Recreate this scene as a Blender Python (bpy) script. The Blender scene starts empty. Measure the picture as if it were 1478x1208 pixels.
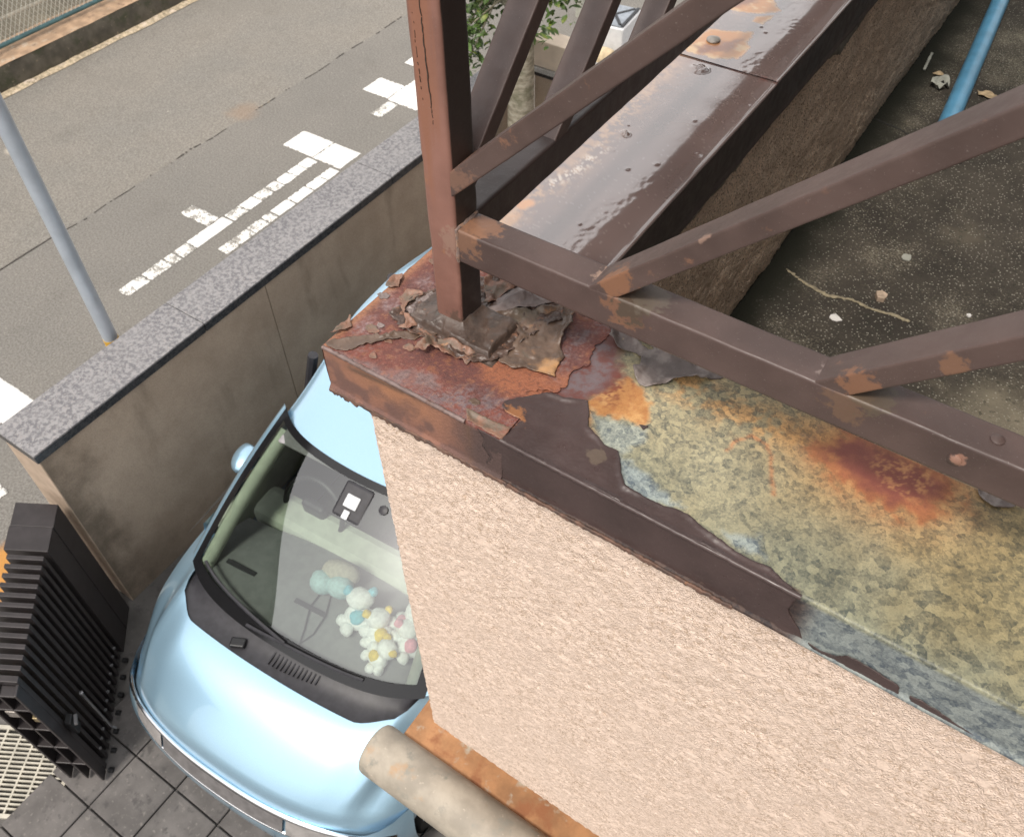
import bpy, bmesh, math, random
import numpy as np
from mathutils import Vector, Matrix

random.seed(7)
SC = bpy.context.scene
COL = SC.collection
T = 3.7            # height of the parapet coping above the driveway

# ------------------------------------------------------------------ camera
cam_d = bpy.data.cameras.new('camera')
cam = bpy.data.objects.new('camera', cam_d)
COL.objects.link(cam)
RIGHT = Vector((0.83036491, 0.5570779, -0.01258278))
DOWN = Vector((0.40707234, -0.62188146, -0.66899593))
FWD = Vector((-0.38050785, 0.55038865, -0.74315955))
m = Matrix.Identity(4)
for i in range(3):
    m[i][0] = RIGHT[i]; m[i][1] = -DOWN[i]; m[i][2] = -FWD[i]
m[0][3], m[1][3], m[2][3] = 0.63440585, -0.78926707, 1.0 + T
cam.matrix_world = m
cam_d.sensor_fit = 'HORIZONTAL'
cam_d.sensor_width = 36.0
cam_d.lens = 1275.73 / 1478.0 * 36.0
cam_d.shift_y = -50.0 / 1478.0
cam_d.clip_start = 0.02
cam_d.clip_end = 600
cam_d.dof.use_dof = True
cam_d.dof.focus_distance = 1.35
cam_d.dof.aperture_fstop = 13.0
SC.camera = cam

# ------------------------------------------------------------------ world, sun, exposure
SUN_EL, SUN_AZ = math.radians(61), math.radians(181)   # azimuth measured clockwise from +Y
w = bpy.data.worlds.new('World'); SC.world = w
w.use_nodes = True
nt = w.node_tree; nt.nodes.clear()
sky = nt.nodes.new('ShaderNodeTexSky'); sky.sky_type = 'NISHITA'
sky.sun_disc = False
sky.sun_elevation = SUN_EL; sky.sun_rotation = SUN_AZ
sky.air_density = 1.0; sky.dust_density = 4.0; sky.ozone_density = 1.0
hs = nt.nodes.new('ShaderNodeHueSaturation'); hs.inputs['Saturation'].default_value = 0.35
hs.inputs['Value'].default_value = 1.0
bg = nt.nodes.new('ShaderNodeBackground'); bg.inputs['Strength'].default_value = 0.15
ow = nt.nodes.new('ShaderNodeOutputWorld')
cl = nt.nodes.new('ShaderNodeMix'); cl.data_type = 'RGBA'          # thin even cloud over the whole sky
cl.inputs[0].default_value = 0.6; cl.inputs[7].default_value = (9.8, 9.5, 9.25, 1)
nt.links.new(sky.outputs[0], hs.inputs['Color']); nt.links.new(hs.outputs[0], cl.inputs[6]); nt.links.new(cl.outputs[2], bg.inputs[0])
nt.links.new(bg.outputs[0], ow.inputs[0])
sd = bpy.data.lights.new('sun', 'SUN'); sd.energy = 2.0; sd.angle = math.radians(10)
sd.color = (1.0, 0.93, 0.83)
sun = bpy.data.objects.new('sun', sd); COL.objects.link(sun)
sdir = Vector((math.sin(SUN_AZ) * math.cos(SUN_EL), math.cos(SUN_AZ) * math.cos(SUN_EL), math.sin(SUN_EL)))
sun.rotation_euler = sdir.to_track_quat('Z', 'Y').to_euler()
sun.location = (0, 0, 12)
SC.view_settings.view_transform = 'Standard'
SC.view_settings.look = 'None'
SC.view_settings.exposure = 0.32
SC.view_settings.gamma = 1.0
SC.view_settings.use_curve_mapping = False
# ------------------------------------------------------------------ numpy noise
def _hash(ix, iy, iz, seed):
    n = (ix.astype(np.int64) * 374761393 + iy.astype(np.int64) * 668265263 + iz.astype(np.int64) * 2147483647 + seed * 974634777) & 0xFFFFFFFF
    n = ((n ^ (n >> 13)) * 1274126177) & 0xFFFFFFFF
    n = ((n ^ (n >> 16)) * 2246822519) & 0xFFFFFFFF
    return ((n ^ (n >> 15)) & 0xFFFFFF) / float(0xFFFFFF)
def vnoise(x, y, z=None, seed=0):
    x = np.asarray(x, float); y = np.asarray(y, float)
    z = np.zeros_like(x) if z is None else np.asarray(z, float)
    ix, iy, iz = np.floor(x), np.floor(y), np.floor(z)
    fx, fy, fz = x - ix, y - iy, z - iz
    fx = fx * fx * (3 - 2 * fx); fy = fy * fy * (3 - 2 * fy); fz = fz * fz * (3 - 2 * fz)
    r = 0
    for dx in (0, 1):
        for dy in (0, 1):
            for dz in (0, 1):
                wgt = (fx if dx else 1 - fx) * (fy if dy else 1 - fy) * (fz if dz else 1 - fz)
                r = r + wgt * _hash(ix + dx, iy + dy, iz + dz, seed)
    return r                        # 0..1
def fbm(x, y, z=None, scale=1.0, octs=4, seed=0, rough=0.5):
    a, s, tot, r = 1.0, scale, 0.0, 0.0
    for k in range(octs):
        r = r + a * vnoise(np.asarray(x) * s, np.asarray(y) * s, None if z is None else np.asarray(z) * s, seed + k * 17)
        tot += a; a *= rough; s *= 2.03
    return r / tot
def sstep(a, b, x):
    t = np.clip((x - a) / (b - a), 0, 1); return t * t * (3 - 2 * t)
def pip(px, py, poly):
    p = np.asarray(poly); n = len(p); ins = np.zeros(px.shape, bool)
    j = n - 1
    for i in range(n):
        xi, yi = p[i]; xj, yj = p[j]
        c = ((yi > py) != (yj > py)) & (px < (xj - xi) * (py - yi) / (yj - yi + 1e-15) + xi)
        ins ^= c; j = i
    return ins
def near(px, py, poly, closed=True):
    p = np.asarray(poly); n = len(p)
    best = np.full(px.shape, 1e9); bx = px.copy(); by = py.copy()
    for i in range(n if closed else n - 1):
        a = p[i]; b = p[(i + 1) % n]; d = b - a; L = d @ d + 1e-15
        t = np.clip(((px - a[0]) * d[0] + (py - a[1]) * d[1]) / L, 0, 1)
        qx = a[0] + t * d[0]; qy = a[1] + t * d[1]
        dd = (px - qx) ** 2 + (py - qy) ** 2
        k = dd < best
        best = np.where(k, dd, best); bx = np.where(k, qx, bx); by = np.where(k, qy, by)
    return np.sqrt(best), bx, by
def mask(px, py, poly, soft=0.006, jit=0.006, seed=0, sc=90):
    jx = px + (fbm(px, py, scale=sc, octs=3, seed=seed) - .5) * 2 * jit
    jy = py + (fbm(px, py, scale=sc, octs=3, seed=seed + 5) - .5) * 2 * jit
    d, _, _ = near(jx, jy, poly); s = np.where(pip(jx, jy, poly), d, -d)
    return sstep(-soft, soft, s)

# ------------------------------------------------------------------ materials
class NB:
    def __init__(s, name):
        s.m = bpy.data.materials.new(name); s.m.use_nodes = True
        s.t = s.m.node_tree; s.t.nodes.clear()
        s.out = s.t.nodes.new('ShaderNodeOutputMaterial'); s.p = s.t.nodes.new('ShaderNodeBsdfPrincipled')
        s.t.links.new(s.p.outputs[0], s.out.inputs[0])
        s._pos = None; s.local = False
    def n(s, typ, **kw):
        x = s.t.nodes.new(typ)
        for k, v in kw.items(): setattr(x, k, v)
        return x
    def l(s, a, b): s.t.links.new(a, b)
    def pos(s):
        if s._pos is None:
            if s.local: s._pos = s.n('ShaderNodeTexCoord').outputs['Object']
            else: s._pos = s.n('ShaderNodeNewGeometry').outputs['Position']
        return s._pos
    def scaled(s, v):
        x = s.n('ShaderNodeVectorMath', operation='MULTIPLY'); s.l(s.pos(), x.inputs[0]); x.inputs[1].default_value = v
        return x.outputs[0]
    def noise(s, scale, detail=4, rough=.55, stretch=None, dist=0):
        x = s.n('ShaderNodeTexNoise'); s.l(s.scaled(stretch) if stretch else s.pos(), x.inputs['Vector'])
        x.inputs['Scale'].default_value = scale; x.inputs['Detail'].default_value = detail
        x.inputs['Roughness'].default_value = rough; x.inputs['Distortion'].default_value = dist
        return x.outputs['Fac']
    def vor(s, scale, feature='F1', out='Distance', warp=0, wscale=60, rnd=1):
        x = s.n('ShaderNodeTexVoronoi'); x.feature = feature; x.inputs['Scale'].default_value = scale
        x.inputs['Randomness'].default_value = rnd
        if warp:
            q = s.n('ShaderNodeTexNoise'); s.l(s.pos(), q.inputs['Vector']); q.inputs['Scale'].default_value = wscale; q.inputs['Detail'].default_value = 3
            a = s.n('ShaderNodeVectorMath', operation='SUBTRACT'); s.l(q.outputs['Color'], a.inputs[0]); a.inputs[1].default_value = (.5, .5, .5)
            b = s.n('ShaderNodeVectorMath', operation='SCALE'); s.l(a.outputs[0], b.inputs[0]); b.inputs['Scale'].default_value = warp
            c = s.n('ShaderNodeVectorMath', operation='ADD'); s.l(s.pos(), c.inputs[0]); s.l(b.outputs[0], c.inputs[1])
            s.l(c.outputs[0], x.inputs['Vector'])
        else: s.l(s.pos(), x.inputs['Vector'])
        return x.outputs[out]
    def mr(s, v, a, b, c=0, d=1, smooth=True):
        x = s.n('ShaderNodeMapRange'); x.interpolation_type = 'SMOOTHSTEP' if smooth else 'LINEAR'
        s.l(v, x.inputs[0]); x.inputs[1].default_value = a; x.inputs[2].default_value = b
        x.inputs[3].default_value = c; x.inputs[4].default_value = d
        return x.outputs[0]
    def math(s, op, a, b):
        x = s.n('ShaderNodeMath', operation=op)
        for i, v in enumerate((a, b)):
            if isinstance(v, (int, float)): x.inputs[i].default_value = v
            else: s.l(v, x.inputs[i])
        return x.outputs[0]
    def mix(s, fac, a, b, mode='MIX'):
        x = s.n('ShaderNodeMix', data_type='RGBA', blend_type=mode)
        for i, v in ((0, fac), (6, a), (7, b)):
            if isinstance(v, (int, float)): x.inputs[i].default_value = v
            elif isinstance(v, (tuple, list)): x.inputs[i].default_value = (*v[:3], 1)
            else: s.l(v, x.inputs[i])
        return x.outputs[2]
    def spot(s, c, r, soft=.5, warp=.5, wscale=60):
        d = s.n('ShaderNodeVectorMath', operation='DISTANCE'); s.l(s.pos(), d.inputs[0]); d.inputs[1].default_value = c
        v = s.math('DIVIDE', d.outputs['Value'], r)
        nz = s.noise(wscale, 4)
        v = s.math('ADD', v, s.math('MULTIPLY', s.math('SUBTRACT', nz, .5), warp * 2))
        return s.mr(v, 1, 1 - soft, 0, 1)
    def attr(s, name='Col'):
        x = s.n('ShaderNodeVertexColor'); x.layer_name = name; return x
    def bump(s, h, strength=.5, dist=.002, prev=None):
        x = s.n('ShaderNodeBump'); x.inputs['Strength'].default_value = strength; x.inputs['Distance'].default_value = dist
        s.l(h, x.inputs['Height'])
        if prev is not None: s.l(prev, x.inputs['Normal'])
        return x.outputs[0]
    def done(s, col=None, rough=.5, metal=0, normal=None, spec=None, coat=0, coat_rough=.05, trans=0, alpha=None, ior=None):
        if ior: s.p.inputs['IOR'].default_value = ior
        for k, v in (('Base Color', col), ('Roughness', rough), ('Metallic', metal)):
            if v is None: continue
            if isinstance(v, (int, float)): s.p.inputs[k].default_value = v
            elif isinstance(v, (tuple, list)): s.p.inputs[k].default_value = (*v[:3], 1)
            else: s.l(v, s.p.inputs[k])
        if normal is not None: s.l(normal, s.p.inputs['Normal'])
        if spec is not None: s.p.inputs['Specular IOR Level'].default_value = spec
        s.p.inputs['Coat Weight'].default_value = coat; s.p.inputs['Coat Roughness'].default_value = coat_rough
        s.p.inputs['Transmission Weight'].default_value = trans
        return s.m
def simple(name, col, rough=.5, metal=0, var=.18, scale=20, bump=0, bscale=300, coat=0, layers=(), spots=(), local=False, bdist=.002, spec=None, stretch=None):
    """base colour + value variation + (colour, scale, lo, hi[, stretch]) noise layers + (centre, r, colour, amount) spots"""
    b = NB(name); b.local = local
    c = b.mix(b.mr(b.noise(scale, 5), .3, .7), tuple(x * (1 - var) for x in col), tuple(min(1, x * (1 + var)) for x in col))
    for L in layers:
        f = b.mr(b.noise(L[1], 6, .62, L[4] if len(L) > 4 else None), L[2], L[3])
        c = b.mix(f, c, L[0])
    for ctr, r, cc, amt in spots:
        c = b.mix(b.math('MULTIPLY', b.spot(ctr, r, .55, .45, 70), amt), c, cc)
    nrm = None
    if bump: nrm = b.bump(b.noise(bscale, 4, .6), bump, bdist)
    return b.done(c, rough, metal, nrm, spec, coat)

# ------------------------------------------------------------------ mesh building
def link(name, me, mats=None, parent=None, smooth=False):
    o = bpy.data.objects.new(name, me); COL.objects.link(o)
    if mats is not None:
        for mm in (mats if isinstance(mats, (list, tuple)) else [mats]): me.materials.append(mm)
    if smooth:
        me.polygons.foreach_set('use_smooth', [True] * len(me.polygons))
    if parent is not None:
        o.parent = parent
        if not parent.get('local'):        # geometry is in world coordinates
            q = parent; off = Vector(parent.location)
            while q.parent is not None: q = q.parent; off += Vector(q.location)
            o.location = -off
    return o
def mesh_np(name, V, F, mats=None, parent=None, smooth=True, cols=None, auto=None):
    me = bpy.data.meshes.new(name)
    V = np.asarray(V, np.float32); F = np.asarray(F, np.int32)
    me.vertices.add(len(V)); me.vertices.foreach_set('co', V.ravel())
    k = F.shape[1]
    me.loops.add(F.size); me.loops.foreach_set('vertex_index', F.ravel())
    me.polygons.add(len(F)); me.polygons.foreach_set('loop_start', np.arange(len(F), dtype=np.int32) * k)
    me.polygons.foreach_set('loop_total', np.full(len(F), k, np.int32))
    me.update(calc_edges=True)
    if cols is not None:
        a = me.color_attributes.new('Col', 'FLOAT_COLOR', 'POINT')
        a.data.foreach_set('color', np.asarray(cols, np.float32).ravel())
    me.validate()
    return link(name, me, mats, parent, smooth)
def grid_faces(nu, nv, flip=False):
    i = np.arange(nu * nv).reshape(nu, nv)
    f = np.stack([i[:-1, :-1], i[1:, :-1], i[1:, 1:], i[:-1, 1:]], -1).reshape(-1, 4)
    return f[:, ::-1] if flip else f
def empty(name, loc, label=None, cat=None, group=None, rz=0, local=False):
    o = bpy.data.objects.new(name, None); COL.objects.link(o)
    o.location = loc; o.rotation_euler = (0, 0, rz); o.empty_display_size = .1
    if local: o['local'] = 1
    return tag(o, label, cat, group)
def tag(o, label=None, cat=None, group=None, kind=None):
    for k, v in (('label', label), ('category', cat), ('group', group), ('kind', kind)):
        if v: o[k] = v
    return o
class MB:
    def __init__(s): s.bm = bmesh.new()
    def box(s, c, size, rot=None, bev=0, seg=2):
        mat = Matrix.Translation(c) @ (rot.to_4x4() if rot is not None else Matrix.Identity(4)) @ Matrix.Diagonal((*size, 1))
        r = bmesh.ops.create_cube(s.bm, size=1, matrix=mat)
        if bev:
            es = list({e for v in r['verts'] for e in v.link_edges})
            bmesh.ops.bevel(s.bm, geom=es, offset=bev, segments=seg, affect='EDGES', profile=.5)
        return s
    def tube(s, pts, r, n=10, cap=True, closed=False):
        pts = [Vector(p) for p in pts]; rings = []
        rr = r if isinstance(r, (list, tuple)) else [r] * len(pts)
        up = None
        for i, p in enumerate(pts):
            d = (pts[min(i + 1, len(pts) - 1)] - pts[max(i - 1, 0)])
            if d.length < 1e-9: d = Vector((0, 0, 1))
            d.normalize()
            if up is None:
                up = Vector((0, 0, 1)) if abs(d.z) < .9 else Vector((1, 0, 0))
            a = d.cross(up).normalized(); b = a.cross(d).normalized(); up = b
            rings.append([s.bm.verts.new(p + (a * math.cos(2 * math.pi * k / n) + b * math.sin(2 * math.pi * k / n)) * rr[i]) for k in range(n)])
        for i in range(len(rings) - 1):
            for k in range(n):
                s.bm.faces.new((rings[i][k], rings[i][(k + 1) % n], rings[i + 1][(k + 1) % n], rings[i + 1][k]))
        if cap:
            s.bm.faces.new(rings[0][::-1]); s.bm.faces.new(rings[-1])
        return s
    def lathe(s, prof, c, n=20, axis=Vector((0, 0, 1))):
        q = Vector((0, 0, 1)).rotation_difference(axis).to_matrix()
        rings = [[s.bm.verts.new(Vector(c) + q @ Vector((r * math.cos(2 * math.pi * k / n), r * math.sin(2 * math.pi * k / n), h))) for k in range(n)] for r, h in prof]
        for i in range(len(rings) - 1):
            for k in range(n):
                s.bm.faces.new((rings[i][k], rings[i][(k + 1) % n], rings[i + 1][(k + 1) % n], rings[i + 1][k]))
        s.bm.faces.new(rings[0][::-1]); s.bm.faces.new(rings[-1])
        return s
    def poly(s, pts):
        s.bm.faces.new([s.bm.verts.new(p) for p in pts]); return s
    def prism(s, pts, vec):
        a = [s.bm.verts.new(Vector(p)) for p in pts]; b = [s.bm.verts.new(Vector(p) + Vector(vec)) for p in pts]
        n = len(pts); s.bm.faces.new(a[::-1]); s.bm.faces.new(b)
        for i in range(n): s.bm.faces.new((a[i], a[(i + 1) % n], b[(i + 1) % n], b[i]))
        return s
    def build(s, name, mats, parent=None, smooth=False, sharp=None):
        bmesh.ops.recalc_face_normals(s.bm, faces=s.bm.faces)
        me = bpy.data.meshes.new(name); s.bm.to_mesh(me); s.bm.free()
        o = link(name, me, mats, parent, smooth)
        if smooth:
            me.set_sharp_from_angle(angle=math.radians(sharp if sharp else 40))
        return o
def copy_tree(o, parent=None):
    c = o.copy(); COL.objects.link(c)
    if parent is not None: c.parent = parent
    for ch in list(o.children): copy_tree(ch, c)
    return c

def film(name, poly, mats, parent=None, base=0.0, lift=.004, curl=.008, wr=.0015, wscale=60, thick=.0010, step=.002,
         plane='z', level=0.0, sign=1, seed=0, jit=.0012, holes=(), dome=0.0, cols=None, fine=.0004, ls=45):
    """an irregular peeled sheet lying on a plane: outline poly, edge curling up, wrinkled, with thickness"""
    P = []
    n = len(poly)
    for i in range(n):
        a = np.array(poly[i]); b = np.array(poly[(i + 1) % n]); L = np.linalg.norm(b - a); k = max(1, int(L / .0035))
        for j in range(k): P.append(a + (b - a) * j / k)
    P = np.array(P)
    P = P + np.stack([fbm(P[:, 0], P[:, 1], scale=170, octs=3, seed=seed) - .5, fbm(P[:, 0], P[:, 1], scale=170, octs=3, seed=seed + 3) - .5], -1) * jit * 4
    lo = P.min(0) - step; hi = P.max(0) + step
    us = np.arange(lo[0], hi[0] + step, step); vs = np.arange(lo[1], hi[1] + step, step)
    U, Vv = np.meshgrid(us, vs, indexing='ij')
    cu = (U[:-1, :-1] + U[1:, 1:]) / 2; cvv = (Vv[:-1, :-1] + Vv[1:, 1:]) / 2
    ins = pip(cu, cvv, P)
    for h in holes: ins &= ~pip(cu, cvv, h)
    idx = np.arange(U.size).reshape(U.shape)
    F = np.stack([idx[:-1, :-1], idx[1:, :-1], idx[1:, 1:], idx[:-1, 1:]], -1)[ins]
    used, inv = np.unique(F.ravel(), return_inverse=True); F = inv.reshape(-1, 4)
    u = U.ravel()[used].copy(); v = Vv.ravel()[used].copy()
    # boundary verts
    E = np.concatenate([F[:, [0, 1]], F[:, [1, 2]], F[:, [2, 3]], F[:, [3, 0]]])
    key = np.sort(E, 1); uk, ii, ct = np.unique(key, axis=0, return_index=True, return_counts=True)
    be = E[ii[ct == 1]]
    bv = np.unique(be.ravel())
    d, bx, by = near(u, v, P)
    snap = np.zeros(len(u), bool); snap[bv] = d[bv] < step * 1.2
    u = np.where(snap, bx, u); v = np.where(snap, by, v)
    d = np.where(snap, 0, d)
    for h in holes:
        dh, _, _ = near(u, v, h); d = np.minimum(d, dh)
    m_ = fbm(u, v, scale=ls, octs=2, seed=seed + 9)
    h = base + thick + lift * np.exp(-(d / curl) ** 2) * np.clip(m_ * 2.2 - .35, 0, 1.6) + wr * (fbm(u, v, scale=wscale, octs=3, seed=seed + 1) - .35).clip(-.1, 1) * 2 * sstep(0, .012, d + .004)
    h = h + fine * (fbm(u, v, scale=350, octs=2, seed=seed + 2) - .5) * 2
    if dome: h = h + dome * sstep(0, .03, d)
    h = np.maximum(h, base + thick * .9)
    def mk(hh):
        if plane == 'z': return np.stack([u, v, level + sign * hh], -1)
        if plane == 'y': return np.stack([u, level + sign * hh, v], -1)
        return np.stack([level + sign * hh, u, v], -1)
    n0 = len(u)
    V = np.concatenate([mk(h), mk(h - thick)])
    sk = np.stack([be[:, 1], be[:, 0], be[:, 0] + n0, be[:, 1] + n0], -1)
    FF = np.concatenate([F, F[:, ::-1] + n0, sk])
    if (plane == 'y' and sign > 0) or (plane != 'y' and sign < 0): FF = FF[:, ::-1]
    cc = None
    if cols is not None:
        c1 = cols(u, v, h - base, d); cc = np.concatenate([c1, c1])
    o = mesh_np(name, V, FF, mats, parent, True, cc)
    return o
def shiftz(poly, dz=T): return [(a, b + dz) for a, b in poly]
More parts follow.
